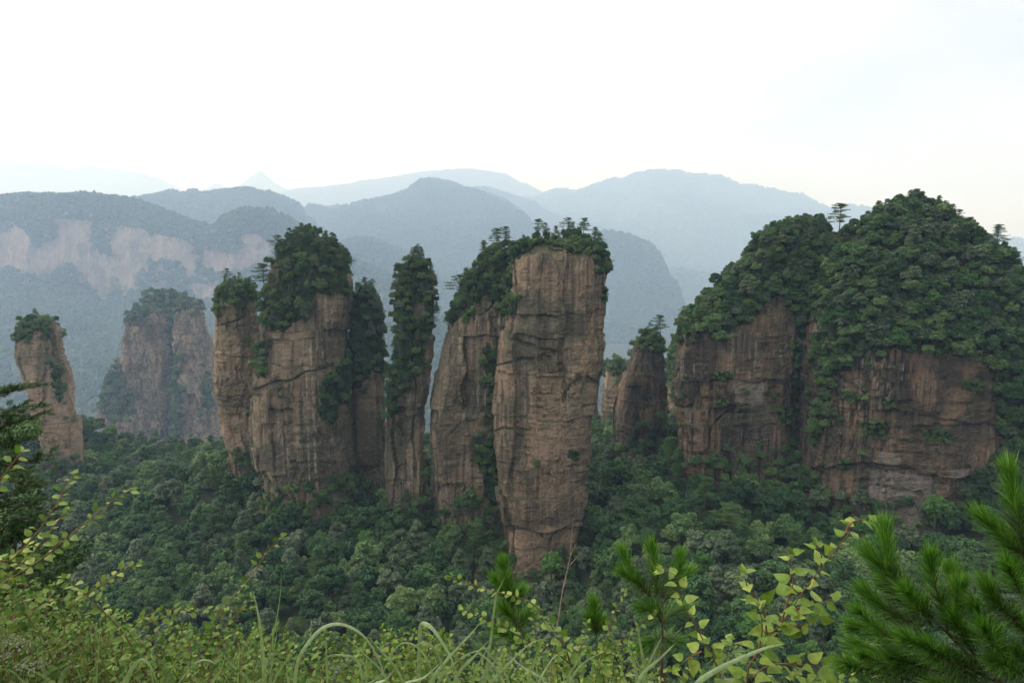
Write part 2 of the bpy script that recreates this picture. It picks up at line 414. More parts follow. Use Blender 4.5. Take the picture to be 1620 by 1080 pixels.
# ------------------------------------------------------------------ tree and shrub models
def rnd_dir(r, n):
    v = r.normal(size=(n, 3)); return norm(v)
def leaf_quads(mb, c, nrm, size, r, asp=0.62):
    n = len(c)
    t = norm(np.cross(nrm, rnd_dir(r, n))); b = np.cross(nrm, t)
    s = (size * r.uniform(0.65, 1.35, n))[:, None]
    bend = nrm * s * 0.18
    V = np.stack([c - t * s, c + b * s * asp - bend * 0.2, c + t * s - bend, c - b * s * asp + bend * 0.2], 1)
    mb.add(V.reshape(-1, 3), np.arange(n * 4).reshape(-1, 4))
def broad_crown(seed, leaves=3300, lobes=46, leaf=0.100, tall=1.15, flat=0.85):
    """crown of clumps, unit radius, its base at z = 0.5"""
    r = np.random.default_rng(seed)
    mb = MB()
    u = rnd_dir(r, lobes * 3); u = u[u[:, 2] > -0.35][:lobes]
    env = np.array([1, 1, tall])
    k = r.uniform(0.45, 0.78, len(u))
    k[0] = 0.1
    c = u * k[:, None] * env + np.array([0, 0, 0.5 + tall * 0.55])
    rad = r.uniform(0.14, 0.31, len(u)); rad[0] = 0.55
    w = rad ** 2; w /= w.sum()
    li = r.choice(len(u), leaves, p=w)
    d = rnd_dir(r, leaves); d[:, 2] = np.where(d[:, 2] < -0.25, -d[:, 2], d[:, 2])
    jit = r.uniform(0.72, 1.06, leaves) ** 0.7
    p = c[li] + d * (rad[li] * jit)[:, None] * np.array([1, 1, flat])
    n = norm(d * 0.75 + np.array([0, 0, 0.45]) + rnd_dir(r, leaves) * 0.85)
    leaf_quads(mb, p, n, np.full(leaves, leaf), r)
    return mb
def cone_crown(seed, leaves=4600):
    """taller crown with drooping tiers"""
    r = np.random.default_rng(seed); mb = MB()
    t = r.uniform(0, 1, 46); a = r.uniform(0, 2 * pi, 46)
    R = (1 - t) ** 0.75 * 0.85 + 0.08
    c = np.stack([np.cos(a) * R * 0.75, np.sin(a) * R * 0.75, 0.5 + t * 2.0], -1)
    rad = 0.2 + 0.2 * (1 - t)
    li = r.choice(46, leaves, p=rad ** 2 / (rad ** 2).sum())
    d = rnd_dir(r, leaves)
    p = c[li] + d * (rad[li] * r.uniform(0.7, 1.05, leaves))[:, None] * np.array([1, 1, 0.6])
    n = norm(d * 0.6 + np.array([0, 0, 0.7]) + rnd_dir(r, leaves) * 0.6)
    leaf_quads(mb, p, n, np.full(leaves, 0.06), r)
    return mb
def trunk_mb(seed, h=1.3, r0=0.07, limbs=5):
    r = np.random.default_rng(seed); mb = MB()
    pts = np.array([[0, 0, -0.6], [r.normal() * .02, r.normal() * .02, 0.2], [r.normal() * .06, r.normal() * .06, h * 0.6], [r.normal() * .08, r.normal() * .08, h]])
    c = catmull(pts, 5); tube(mb, c, r0, r0 * 0.3, 6)
    for i in range(limbs):
        p0 = c[int(len(c) * r.uniform(0.5, 0.9))]
        a = r.uniform(0, 2 * pi); L = r.uniform(0.35, 0.6)
        p1 = p0 + np.array([cos(a) * L * .6, sin(a) * L * .6, L * .35]); p2 = p0 + np.array([cos(a) * L, sin(a) * L, L * .8])
        tube(mb, catmull([p0, p1, p2], 4), r0 * 0.4, r0 * 0.12, 4)
    return mb
def pine_model(seed, layers=11, spread=0.34, start=0.4, pad_leaves=60, lean=0.13, leaf=0.02):
    """unit height: trunk with level branches carrying flat needle pads"""
    r = np.random.default_rng(seed)
    tk, cr = MB(), MB()
    side_ = r.uniform(0, 2 * pi)
    lx, ly = r.normal() * lean, r.normal() * lean
    c = catmull([[0, 0, -0.12], [lx * .3, ly * .3, 0.3], [lx * .9, ly * .6, 0.65], [lx * .8, ly, 0.98]], 7)
    tube(tk, c, 0.022, 0.006, 6)
    zc = c[:, 2]
    for i in range(layers):
        t = i / (layers - 1)
        z = start + (0.985 - start) * (t ** 0.9)
        base = np.array([np.interp(z, zc, c[:, j]) for j in range(3)])
        k = r.integers(2, 5) if t < 0.9 else 3
        a0 = r.uniform(0, 2 * pi)
        for j in range(k):
            a = a0 + j * 2 * pi / k + r.uniform(-.5, .5)
            L = spread * (1 - 0.62 * t ** 1.6) * r.uniform(0.35, 1.15) * (1.25 if cos(a - side_) > 0 else .6)
            d = np.array([cos(a), sin(a), 0])
            p1 = base + d * L * 0.55 + [0, 0, 0.01]; p2 = base + d * L + [0, 0, 0.035 * r.uniform(-.5, 1.3)]
            tube(tk, catmull([base, p1, p2], 3), 0.007, 0.003, 4)
            for m_ in range(4):
                s = r.uniform(0.4, 1.0)
                cc = base + (p2 - base) * s + np.array([r.normal() * .03, r.normal() * .03, .012])
                n = pad_leaves // 2
                q = r.normal(size=(n, 3)) * np.array([.042, .042, .011]) * (0.7 + 0.6 * (1 - t))
                leaf_quads(cr, cc + q, norm(np.array([0, 0, .8]) + rnd_dir(r, n) * .8), np.full(n, leaf), r, 0.32)
    top = c[-1]
    n = pad_leaves
    leaf_quads(cr, top + r.normal(size=(n, 3)) * [.04, .04, .02], norm(np.array([0, 0, .8]) + rnd_dir(r, n) * .8), np.full(n, leaf), r, 0.32)
    return tk, cr
def bush_model(seed, leaves=2200, leaf=.082):
    r = np.random.default_rng(seed); mb = MB()
    k = 12
    c = r.normal(size=(k, 3)) * [.42, .42, .3] + [0, 0, .35]; rad = r.uniform(.25, .45, k)
    li = r.choice(k, leaves, p=rad ** 2 / (rad ** 2).sum())
    d = rnd_dir(r, leaves)
    p = c[li] + d * (rad[li] * r.uniform(.7, 1.05, leaves))[:, None] * [1, 1, .75]
    leaf_quads(mb, p, norm(d * .7 + [0, 0, .55] + rnd_dir(r, leaves) * .7), np.full(leaves, leaf), r)
    st = MB()
    for i in range(5):
        a = r.uniform(0, 2 * pi)
        tube(st, catmull([[0, 0, -.35], [cos(a) * .12, sin(a) * .12, .1], [cos(a) * .4, sin(a) * .4, .5]], 4), .035, .012, 4)
    return st, mb
def far_crown(seed, n=90):
    r = np.random.default_rng(seed); mb = MB()
    d = rnd_dir(r, n); d[:, 2] = np.abs(d[:, 2])
    lump = 1 + 0.3 * np.sin(d[:, 0] * 5 + seed) * np.cos(d[:, 1] * 4)
    p = d * (lump * r.uniform(.75, 1.0, n))[:, None] * [1, 1, 1.2] + [0, 0, .3]
    leaf_quads(mb, p, norm(d + rnd_dir(r, n) * .5 + [0, 0, .3]), np.full(n, .34), r, .8)
    return mb
MODEL = {'broadleaf_tree': [], 'pine_tree': [], 'shrub': []}       # each: (trunk mesh, crown mesh)
for s in range(5):
    MODEL['broadleaf_tree'].append((trunk_mb(40 + s).mesh("trunk", M['bark'], True), broad_crown(50 + s, tall=[1.1, .9, 1.3, 1.0, 1.5][s], lobes=[42, 54, 46, 36, 50][s]).mesh("crown", M[['leaf_broad', 'leaf_deep', 'leaf_silver', 'leaf_broad', 'leaf_deep'][s]])))
for s in range(2):
    MODEL['broadleaf_tree'].append((trunk_mb(47 + s, 1.9, .06, 4).mesh("trunk", M['bark'], True), cone_crown(60 + s).mesh("crown", M[['leaf_deep', 'leaf_silver'][s]])))
MODEL['broadleaf_tree'].append((trunk_mb(49).mesh("trunk", M['bark'], True), broad_crown(58, tall=1.2).mesh("crown", M['leaf_bright'])))
for s in range(6):
    a, b = pine_model(70 + s, [11, 9, 12, 8, 10, 12][s], [.34, .40, .30, .42, .36, .27][s], [.38, .5, .3, .55, .45, .25][s])
    MODEL['pine_tree'].append((a.mesh("trunk", M['bark'], True), b.mesh("crown", M['leaf_pine'])))
for s in range(4):
    a, b = bush_model(80 + s)
    MODEL['shrub'].append((a.mesh("stem", M['bark'], True), b.mesh("foliage", M['leaf_broad'])))
FAR = [far_crown(90 + s).mesh("far_crown", M['leaf_far']) for s in range(4)]

plants = []        # kind, x, y, z, scale, rot, variant, place
def pick(kind, place, r):
    if kind != 'broadleaf_tree': return int(r.integers(0, len(MODEL[kind])))
    if place == 'valley': return int(r.choice([0, 1, 2, 3, 4, 5, 6, 7], p=[.12, .2, .12, .12, .2, .12, .1, .02]))
    return int(r.choice([0, 1, 2, 3, 4, 5, 6, 7], p=[.26, .06, .14, .26, .08, .06, .1, .04]))
def put(kind, p, scale, place, r, var=None, rot=None):
    plants.append((kind, float(p[0]), float(p[1]), float(p[2]), float(scale), float(r.uniform(0, 2 * pi)) if rot is None else rot,
                   pick(kind, place, r) if var is None else var, place))

def thin(P, sp):
    """keep points at least about sp apart"""
    cell = {}; keep = []
    for i, p in enumerate(P):
        k = (int(p[0] // sp), int(p[1] // sp), int(p[2] // sp)); ok = True
        for dx in (-1, 0, 1):
            for dy in (-1, 0, 1):
                for dz in (-1, 0, 1):
                    for j in cell.get((k[0] + dx, k[1] + dy, k[2] + dz), ()):
                        q = P[j]
                        if (p[0] - q[0]) ** 2 + (p[1] - q[1]) ** 2 + (p[2] - q[2]) ** 2 < sp * sp: ok = False; break
                    if not ok: break
                if not ok: break
            if not ok: break
        if ok: cell.setdefault(k, []).append(i); keep.append(i)
    return np.array(keep, int)

# ------------------------------------------------------------------ rock pillars
SURF = {}; ROCK_OB = {}
def pillar(key, name, label, D, rows, dr, seed, mat, amp=1.0, nexp=3.4, res=0.45, cap=2.0, cat='rock pillar', group=None, skew=0.0, recess=(), fresh=()):
    rows = np.array(rows, float)
    Drow = np.full(len(rows), float(D))
    for _ in range(3):       # the outline is met where the rock turns away, not at its nearest face
        L = W(rows[:, 1], rows[:, 0], Drow); R = W(rows[:, 2], rows[:, 0], Drow)
        a0 = (R[:, 0] - L[:, 0]) / 2; am = np.median(a0)
        Drow = D + dr * am - .72 * dr * (.35 * a0 + .65 * np.minimum(a0, am))
    z = L[:, 2]; o = np.argsort(z); z = z[o]; a_ = (R[o, 0] - L[o, 0]) / 2; c_ = (R[o, 0] + L[o, 0]) / 2
    zs = np.arange(z[0] - 14, z[-1], res)
    a = np.interp(zs, z, a_); c = np.interp(zs, z, c_)
    kk = np.ones(7) / 7
    a = np.convolve(np.pad(a, 3, 'edge'), kk, 'valid'); c = np.convolve(np.pad(c, 3, 'edge'), kk, 'valid')
    amax = np.median(a)
    th = np.linspace(0, 2 * pi, 4000, endpoint=False)
    ex = np.sign(np.cos(th)) * np.abs(np.cos(th)) ** (2 / nexp); ey = np.sign(np.sin(th)) * np.abs(np.sin(th)) ** (2 / nexp)
    seg = np.hypot(np.diff(np.append(ex, ex[0])), np.diff(np.append(ey, ey[0])) * dr) * amax
    wgt = np.where(ey < 0.35, 1.0, 0.3)
    cum = np.concatenate([[0], np.cumsum(seg * wgt)])
    n = int(cum[-1] / res)
    idx = np.searchsorted(cum, np.linspace(0, cum[-1], n, endpoint=False)); idx = np.clip(idx, 0, 3999)
    ex, ey = ex[idx], ey[idx]
    nx = np.sign(ex) * np.abs(ex) ** (nexp - 1); ny = np.sign(ey) * np.abs(ey) ** (nexp - 1) / dr
    nn = np.hypot(nx, ny); nx, ny = nx / nn, ny / nn
    b = dr * (0.35 * a + 0.65 * np.minimum(a, amax)); yc = D + dr * amax
    X = c[:, None] + a[:, None] * ex[None]; Y = yc + b[:, None] * ey[None] + skew * (X - c[:, None]); Z = np.repeat(zs[:, None], n, 1)
    P = np.stack([X, Y, Z], -1)
    wq = P + 5.5 * (np.stack([fbm(P * .07, 3, seed + 1), fbm(P * .07, 3, seed + 2), fbm(P * .07, 3, seed + 3)], -1) - .5)
    m1 = sstep(fbm(P * .05, 3, seed + 21), .42, .6); m2 = sstep(fbm(P * [.06, .06, .04], 3, seed + 22), .48, .6)
    d = 3.6 * (fbm(P * [.05, .05, .010], 3, seed) - .5)
    d += 2.6 * (cellrand(wq / [9.5, 9.5, 30.0], seed + 4) - .5)
    d += 1.7 * (cellrand(wq / [4.3, 4.3, 11.0], seed + 5) - .5) * (.25 + .75 * m1)
    d += 0.8 * (cellrand(wq / [2.1, 2.1, 2.6], seed + 8) - .5) * m2
    d += 1.2 * (fbm(P * [.03, .03, .30], 4, seed + 6, .6) - .5) * (.35 + m2)
    d += 0.9 * (fbm(P * .5, 4, seed + 7, .6) - .5)
    rh = 1 - np.abs(2 * vnoise(wq * [.03, .03, .055], seed + 10) - 1)
    d -= 1.1 * sstep(rh, .965, .997) * m1
    d *= amp
    if recess:
        rx, ry, _ = proj(P); w1 = 7 * (fbm(P * .2, 3, seed + 31) - .5); w2 = 16 * (fbm(P * .12, 4, seed + 32, .6) - .5)
        for pl, dp in recess: d -= dp * (in_poly(rx + w1, ry + w2, pl) & (ey < .3)[None])
    X = X + d * nx[None]; Y = Y + d * ny[None]
    nz = len(zs)
    V = [np.stack([X, Y, Z], -1)]
    for s in (.93, .8, .6, .35, .08):
        ring = V[0][-1].copy(); ctr = np.array([c[-1], yc, 0])
        ring[:, :2] = ctr[:2] + s * (ring[:, :2] - ctr[:2]); ring[:, 2] = zs[-1] + cap * (1 - s * s) + .8 * (vnoise(ring * .3, seed) - .5)
        V.append(ring[None])
    V = np.concatenate(V); m_ = V.shape[0]
    i = np.arange(m_ * n).reshape(m_, n); j = np.roll(i, -1, 1)
    q = np.stack([i[:-1], j[:-1], j[1:], i[1:]], -1).reshape(-1, 4)
    mb = MB(); mb.add(V, q)
    ob = mb.obj(name, M[mat])
    tag(ob, label, cat, group, kind='thing')
    Vf = V.reshape(-1, 3); A, B, C_, D_ = (Vf[q[:, k]] for k in range(4))
    nr = np.cross(C_ - A, D_ - B); ar = np.linalg.norm(nr, axis=1) / 2
    ob.data.attributes.new("veg", 'FLOAT', 'POINT')
    fa = ob.data.attributes.new("fresh", 'FLOAT', 'POINT')
    if fresh:
        Vq = V.reshape(-1, 3); rx, ry, _ = proj(Vq); w1 = 12 * (fbm(Vq * .2, 3, seed + 31) - .5); w2 = 16 * (fbm(Vq * .12, 4, seed + 32, .6) - .5)
        fv = np.zeros(len(Vq), np.float32)
        for pl in fresh: fv = np.maximum(fv, in_poly(rx + w1, ry + w2, pl) * (Vq[:, 1] < yc))
        fa.data.foreach_set("value", fv.astype(np.float32))
    SURF[key] = (Vf, (A + B + C_ + D_) / 4, norm(nr), ar)
    ROCK_OB[key] = ob
    return ob
G_P = "sandstone pillars rising from the forested valley"
pillar('thin', 'rock_pillar', "slim sandstone pillar with a small pine tuft, left beside the broad leafy crested pillar", 287,
       [(452,350,388),(470,343,395),(500,338,398),(560,335,401),(620,332,404),(680,341,406),(720,353,410),(760,366,420),(800,375,430)], .9, 11, 'rock_pale', group=G_P)
pillar('leafy', 'rock_pillar', "broad sandstone pillar with a tall leafy crest and a pale undercut at its foot", 264,
       [(376,470,500),(388,452,515),(405,432,528),(425,418,536),(450,412,540),(480,405,541),(520,402,541),(560,397,541),(620,390,543),(700,392,545),(740,400,547),(780,408,549),(830,412,550),(870,410,552)], .75, 23, 'rock_grey', recess=[([(390,742),(424,744),(442,778),(470,792),(468,850),(390,850)], 1.8)], fresh=[[(392,738),(424,744),(444,780),(462,800),(430,812),(392,812)]], group=G_P)
pillar('cone', 'rock_pillar', "narrow pillar cloaked by a cone of trees, right of the leafy crested pillar", 280,
       [(458,568,582),(480,561,590),(520,557,600),(580,556,605),(650,559,607),(720,562,609),(800,562,610),(870,562,612)], .9, 31, 'rock_grey', group=G_P)
pillar('needle', 'rock_pillar', "tall narrow pillar draped in greenery with a straight dark right edge", 262,
       [(410,645,672),(425,634,682),(450,625,688),(500,621,690),(560,618,684),(620,615,675),(700,612,668),(770,612,668),(870,610,672)], .8, 37, 'rock_grey', group=G_P)
pillar('stepped', 'rock_pillar', "grey pillar with a sloping wooded top, joined to the left of the tallest pillar", 258,
       [(402,780,830),(420,762,830),(440,745,830),(480,724,828),(520,709,826),(560,697,822),(620,687,815),(660,679,812),(700,677,810),(740,681,805),(800,687,810),(860,694,815),(920,700,820)], .7, 41, 'rock_grey', group=G_P)
pillar('tall', 'rock_pillar', "tallest free-standing pillar, broad pinkish face narrowing to its foot", 242,
       [(384,845,925),(392,822,945),(402,812,957),(425,809,963),(460,810,962),(500,801,959),(540,794,956),(600,790,946),(660,784,943),(720,784,936),(770,790,927),(812,799,923),(825,803,919),(850,806,918),(890,806,909),(950,802,905)], .72, 53, 'rock_tall', nexp=3.8, res=.4, group=G_P, recess=[([(770,826),(830,832),(860,844),(930,828),(940,930),(770,930)], 1.7), ([(855,560),(880,556),(872,570),(856,572)], .9), ([(868,392),(925,400),(905,425),(893,480),(885,480),(884,430)], .9)], fresh=[[(785,842),(915,832),(912,905),(790,905)], [(838,590),(892,590),(886,720),(832,745)]])
pillar('stub', 'rock_pillar', "short dark tapering pillar right of the tallest pillar", 300,
       [(532,1018,1046),(545,1008,1055),(580,998,1055),(620,986,1054),(660,979,1054),(700,979,1052),(780,976,1062)], .9, 61, 'rock_dark', amp=.8, group=G_P)
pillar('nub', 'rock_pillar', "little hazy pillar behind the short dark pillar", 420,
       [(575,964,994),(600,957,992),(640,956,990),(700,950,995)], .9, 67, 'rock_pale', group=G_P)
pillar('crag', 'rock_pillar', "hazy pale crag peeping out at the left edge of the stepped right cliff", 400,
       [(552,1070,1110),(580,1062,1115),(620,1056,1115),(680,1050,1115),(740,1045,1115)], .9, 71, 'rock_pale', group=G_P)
pillar('bluff', 'rock_pillar', "wide dark cliff with stepped wooded top, left of the domed massif", 258,
       [(366,1240,1308),(377,1214,1338),(392,1204,1338),(420,1198,1316),(428,1182,1312),(450,1160,1302),(478,1148,1294),(492,1122,1290),(515,1102,1284),(530,1092,1279),(560,1086,1273),(600,1083,1269),(650,1081,1263),(700,1085,1259),(760,1090,1257),(840,1090,1257)], .6, 73, 'rock_dark', recess=[([(1080,606),(1190,598),(1280,612),(1280,660),(1190,640),(1080,652)], .8)], fresh=[[(1160,600),(1215,605),(1212,640),(1160,636)]], cat='cliff', res=.5, group=G_P)
pillar('dome', 'rock_massif', "huge domed massif with a forest covered summit above a dark cliff", 234,
       [(331,1446,1484),(346,1416,1512),(371,1378,1556),(395,1350,1585),(420,1335,1620),(440,1328,1640),(480,1316,1690),(540,1307,1730),(580,1302,1735),(640,1305,1730),(700,1302,1720),(760,1297,1715),(810,1300,1715),(890,1300,1715)], .62, 83, 'rock_dark', recess=[([(1280,742),(1360,734),(1440,738),(1500,756),(1570,748),(1580,880),(1280,880)], 1.6), ([(1300,640),(1420,650),(1540,668),(1600,660),(1600,690),(1500,700),(1300,676)], .8)], fresh=[[(1375,742),(1485,752),(1478,850),(1375,840)], [(1395,714),(1428,718),(1420,742),(1390,738)], [(1500,740),(1535,738),(1532,752),(1505,758)]], cat='cliff', res=.5)
pillar('edge', 'rock_pillar', "lone thin pillar of stacked ledges at the far left", 355,
       [(508,34,70),(520,27,76),(560,22,80),(600,32,91),(640,46,99),(680,60,107),(720,62,108),(800,60,114)], .9, 97, 'rock_pale', amp=1.1, group=G_P)
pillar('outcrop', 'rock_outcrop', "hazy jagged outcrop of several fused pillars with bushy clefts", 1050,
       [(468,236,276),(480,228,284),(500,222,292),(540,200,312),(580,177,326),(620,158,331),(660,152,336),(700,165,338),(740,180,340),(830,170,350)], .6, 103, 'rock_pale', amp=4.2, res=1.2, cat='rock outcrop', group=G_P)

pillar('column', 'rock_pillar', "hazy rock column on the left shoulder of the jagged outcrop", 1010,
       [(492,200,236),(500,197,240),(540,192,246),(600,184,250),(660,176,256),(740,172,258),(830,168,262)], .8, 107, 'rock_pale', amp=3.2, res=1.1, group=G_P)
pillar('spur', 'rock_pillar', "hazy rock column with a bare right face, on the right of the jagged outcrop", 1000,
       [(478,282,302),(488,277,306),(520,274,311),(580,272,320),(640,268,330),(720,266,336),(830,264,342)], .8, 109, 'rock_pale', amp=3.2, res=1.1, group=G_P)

def cover(key, place, polys, sp, kinds, seed, scale, excl=(), back=True, outward=0.4, upmin=-0.6, topz=None, ragged=36):
    """plants on the rock: inside the outlines on the near side, and on the upper part of the far side"""
    Vf, C, N, A = SURF[key]
    r = np.random.default_rng(seed)
    vx, vy, _ = proj(Vf)
    wob = ragged * 1.1 * (fbm(Vf * .16, 4, seed, .65) - .5); wob2 = ragged * 1.8 * (fbm(Vf * .16, 4, seed + 9, .65) - .5)
    veg = np.zeros(len(Vf))
    for pl in polys: veg = np.maximum(veg, in_poly(vx + wob, vy + wob2, pl) * 1.0)
    for pl in excl: veg *= ~in_poly(vx, vy, pl)
    at = ROCK_OB[key].data.attributes["veg"]; old = np.zeros(len(Vf), np.float32); at.data.foreach_get("value", old)
    at.data.foreach_set("value", np.maximum(old, veg).astype(np.float32))
    px, py, _ = proj(C)
    facing = (C * N).sum(1) < 0
    ok = np.zeros(len(C), bool)
    wx = px + ragged * 1.1 * (fbm(C * .16, 4, seed, .65) - .5); wy = py + ragged * 1.8 * (fbm(C * .16, 4, seed + 9, .65) - .5)
    for pl in polys: ok |= in_poly(wx, wy, pl)
    ok &= facing | (N[:, 2] > .3)
    for pl in excl: ok &= ~in_poly(px, py, pl)
    if back:
        zt = Vf[:, 2].max() - (topz or 12)
        ok |= (~facing) & (C[:, 2] > zt + 8 * (vnoise(C * .1, seed) - .5))
    ok &= N[:, 2] > upmin
    w = A * ok
    n = min(int(w.sum() / (sp * sp) * 5) + 5, 9000)
    if w.sum() <= 0: return
    i = r.choice(len(C), n, p=w / w.sum())
    k = i[thin(C[i], sp)]
    for t in k:
        kd = r.choice([x for x, _ in kinds], p=np.array([y for _, y in kinds]) / sum(y for _, y in kinds))
        s = r.uniform(*scale)
        if kd == 'pine_tree': s *= 2.3
        p = C[t] + N[t] * outward * s * (.3 if kd == 'pine_tree' else 1) * (1 - max(N[t][2], 0)) - np.array([0, 0, .25 * s])
        put(kd, p, s, place, r)
cover('thin', 'thin', [[(338,470),(345,440),(352,425),(388,425),(398,450),(398,480)]], 2.0, [('shrub', .6), ('pine_tree', .4)], 1, (1.5, 2.3))
cover('leafy', 'leafy', [[(400,445),(425,405),(455,380),(480,350),(515,355),(545,410),(555,455),(535,468),(505,476),(482,505),(452,522),(418,515),(402,490)], [(408,540),(424,535),(424,600),(408,600)], [(515,600),(550,560),(552,640),(525,680),(512,660)]], 2.5, [('broadleaf_tree', .5), ('shrub', .2), ('pine_tree', .3)], 2, (1.6, 2.7), excl=[[(420,420),(440,412),(442,445),(425,455)]])
cover('cone', 'cone', [[(545,435),(612,435),(622,560),(612,600),(590,585),(560,620),(540,620)]], 2.3, [('broadleaf_tree', .4), ('shrub', .15), ('pine_tree', .45)], 3, (1.5, 2.5))
cover('needle', 'needle', [[(612,390),(695,390),(698,470),(688,520),(672,560),(660,610),(640,625),(615,610)], [(612,590),(634,590),(632,650),(612,655)]], 2.3, [('broadleaf_tree', .45), ('shrub', .15), ('pine_tree', .4)], 4, (1.5, 2.4), excl=[[(655,480),(672,478),(670,520),(655,515)]])
cover('stepped', 'stepped', [[(692,500),(700,450),(740,405),(790,370),(830,370),(830,440),(800,490),(765,468),(745,492),(712,510)], [(765,555),(795,555),(802,650),(782,665),(765,610)], [(752,690),(788,690),(790,800),(765,790)]], 2.4, [('broadleaf_tree', .5), ('shrub', .25), ('pine_tree', .25)], 5, (1.6, 2.5))
cover('tall', 'tall', [[(805,405),(815,380),(850,350),(925,345),(960,385),(972,420),(950,424),(925,404),(890,390),(850,392),(820,404)], [(798,465),(815,465),(818,495),(800,500)]], 2.3, [('broadleaf_tree', .5), ('shrub', .4), ('pine_tree', .1)], 6, (1.5, 2.5))
cover('stub', 'stub', [[(1000,550),(1010,520),(1055,520),(1060,548)]], 2.0, [('shrub', .7), ('broadleaf_tree', .3)], 7, (1.4, 2.0))
cover('nub', 'nub', [[(950,560),(1000,560),(1000,595),(950,590)]], 2.4, [('shrub', .7), ('broadleaf_tree', .3)], 8, (1.8, 2.6))
cover('crag', 'crag', [[(1050,540),(1120,540),(1100,600),(1080,640),(1050,590)]], 2.8, [('shrub', .5), ('broadleaf_tree', .5)], 9, (2.0, 3))
cover('bluff', 'bluff', [[(1075,535),(1100,475),(1145,440),(1185,400),(1195,360),(1240,340),(1345,340),(1345,450),(1300,560),(1268,530),(1235,475),(1205,490),(1165,520),(1120,535)], [(1255,540),(1285,540),(1275,640),(1262,640)]], 2.2, [('broadleaf_tree', .7), ('shrub', .15), ('pine_tree', .18)], 10, (1.5, 3.2), excl=[[(1186,400),(1205,396),(1205,420),(1186,420)]], topz=30)
cover('dome', 'dome', [[(1295,430),(1340,370),(1400,320),(1440,295),(1490,300),(1540,340),(1600,380),(1740,400),(1740,620),(1600,600),(1560,572),(1500,560),(1420,552),(1370,568),(1312,595),(1298,560)], [(1565,580),(1740,580),(1740,820),(1530,800),(1585,700)], [(1290,540),(1322,560),(1312,640),(1300,700),(1290,700)]], 2.2, [('broadleaf_tree', .7), ('shrub', .15), ('pine_tree', .15)], 11, (1.5, 3.4), topz=45)
cover('edge', 'edge', [[(15,530),(25,500),(75,495),(85,530)], [(75,580),(95,580),(105,620),(90,640)]], 2.2, [('shrub', .8), ('broadleaf_tree', .2)], 12, (1.6, 2.3))
cover('column', 'column', [[(190,510),(196,485),(240,485),(238,505)], [(170,610),(200,600),(210,660),(165,670)]], 6.6, [('shrub', .4), ('broadleaf_tree', .6)], 31, (3.5, 6.0), topz=18)
cover('spur', 'spur', [[(275,492),(280,470),(306,472),(310,488)], [(262,560),(284,560),(290,700),(264,700)], [(315,600),(335,610),(335,650),(318,640)]], 6.6, [('shrub', .4), ('broadleaf_tree', .6)], 32, (3.5, 6.0), topz=18)
cover('outcrop', 'outcrop', [[(195,500),(230,455),(300,455),(320,520),(300,560),(285,540),(262,560),(235,500)], [(140,600),(175,560),(195,600),(220,650),(175,660)], [(215,600),(250,640),(260,720),(200,720)], [(280,560),(330,600),(335,680),(300,640)]], 6.6, [('shrub', .4), ('broadleaf_tree', .6)], 13, (4.0, 7.0), ragged=44, topz=22)
cover('dome', 'dome', [[(1362,668),(1405,665),(1402,698),(1366,692)], [(1462,675),(1508,684),(1502,700),(1465,696)], [(1330,618),(1375,626),(1372,636),(1330,630)], [(1395,632),(1420,634),(1418,644),(1395,640)], [(1520,602),(1556,606),(1552,618),(1520,614)], [(1328,724),(1348,728),(1346,738),(1328,736)]], 1.6, [('shrub', 1)], 21, (.7, 1.5), back=False, ragged=4)
cover('bluff', 'bluff', [[(1128,588),(1156,588),(1154,602),(1128,602)], [(1136,632),(1152,634),(1152,642),(1136,640)], [(1245,590),(1258,592),(1256,600),(1245,598)], [(1222,640),(1262,650),(1268,680),(1240,670)]], 1.6, [('shrub', 1)], 22, (.7, 1.5), back=False, ragged=4)
cover('tall', 'tall', [[(898,712),(918,714),(914,728),(898,724)], [(950,468),(964,448),(962,478),(952,480)]], 1.4, [('shrub', 1)], 23, (.6, 1.1), back=False, ragged=4)
# small bushes rooted on ledges
for key, n, sd in (('thin', 8, 1), ('leafy', 16, 2), ('stepped', 12, 3), ('tall', 10, 4), ('needle', 8, 5), ('cone', 6, 6), ('bluff', 26, 7), ('dome', 46, 8), ('edge', 10, 9), ('outcrop', 40, 10), ('stub', 4, 11)):
    Vf, C, N, A = SURF[key]; r = np.random.default_rng(900 + sd)
    px, py, _ = proj(C)
    w = A * ((C * N).sum(1) < 0) * (N[:, 2] > .25) * (px > -40) * (px < 1660)
    if w.sum() <= 0: continue
    i = r.choice(len(C), n * 4, p=w / w.sum()); i = i[thin(C[i], 4)][:n]
    for t in i: put('shrub', C[t] + N[t] * .4, r.uniform(.7, 1.7) * (3.4 if key == 'outcrop' else 1), key, r)

# trees and bushes climbing the feet of the rocks
for sd, key in enumerate(('thin', 'leafy', 'cone', 'needle', 'stepped', 'tall', 'stub', 'bluff', 'dome', 'edge')):
    Vf, C, N, A = SURF[key]; r = np.random.default_rng(700 + sd)
    h = C[:, 2] - (terrain(C[:, 0], C[:, 1] - 4) + 7)
    lim = 3 + (2 if key == 'tall' else 9 if key in ('bluff', 'dome') else 16) * np.clip(fbm(np.stack([C[:, 0], C[:, 1], 0 * h], -1) * .07, 3, sd) * 2 - .55, 0, 1)
    w = A * ((C * N).sum(1) < 0) * (h > -2) * (h < lim)
    if w.sum() <= 0: continue
    i = r.choice(len(C), min(int(w.sum() * .4) + 4, 3000), p=w / w.sum()); i = i[thin(C[i], 3.2)]
    for t in i: put('shrub' if r.uniform() < .35 else 'broadleaf_tree', C[t] + N[t] * .8, r.uniform(1.5, 3.2), key, r)
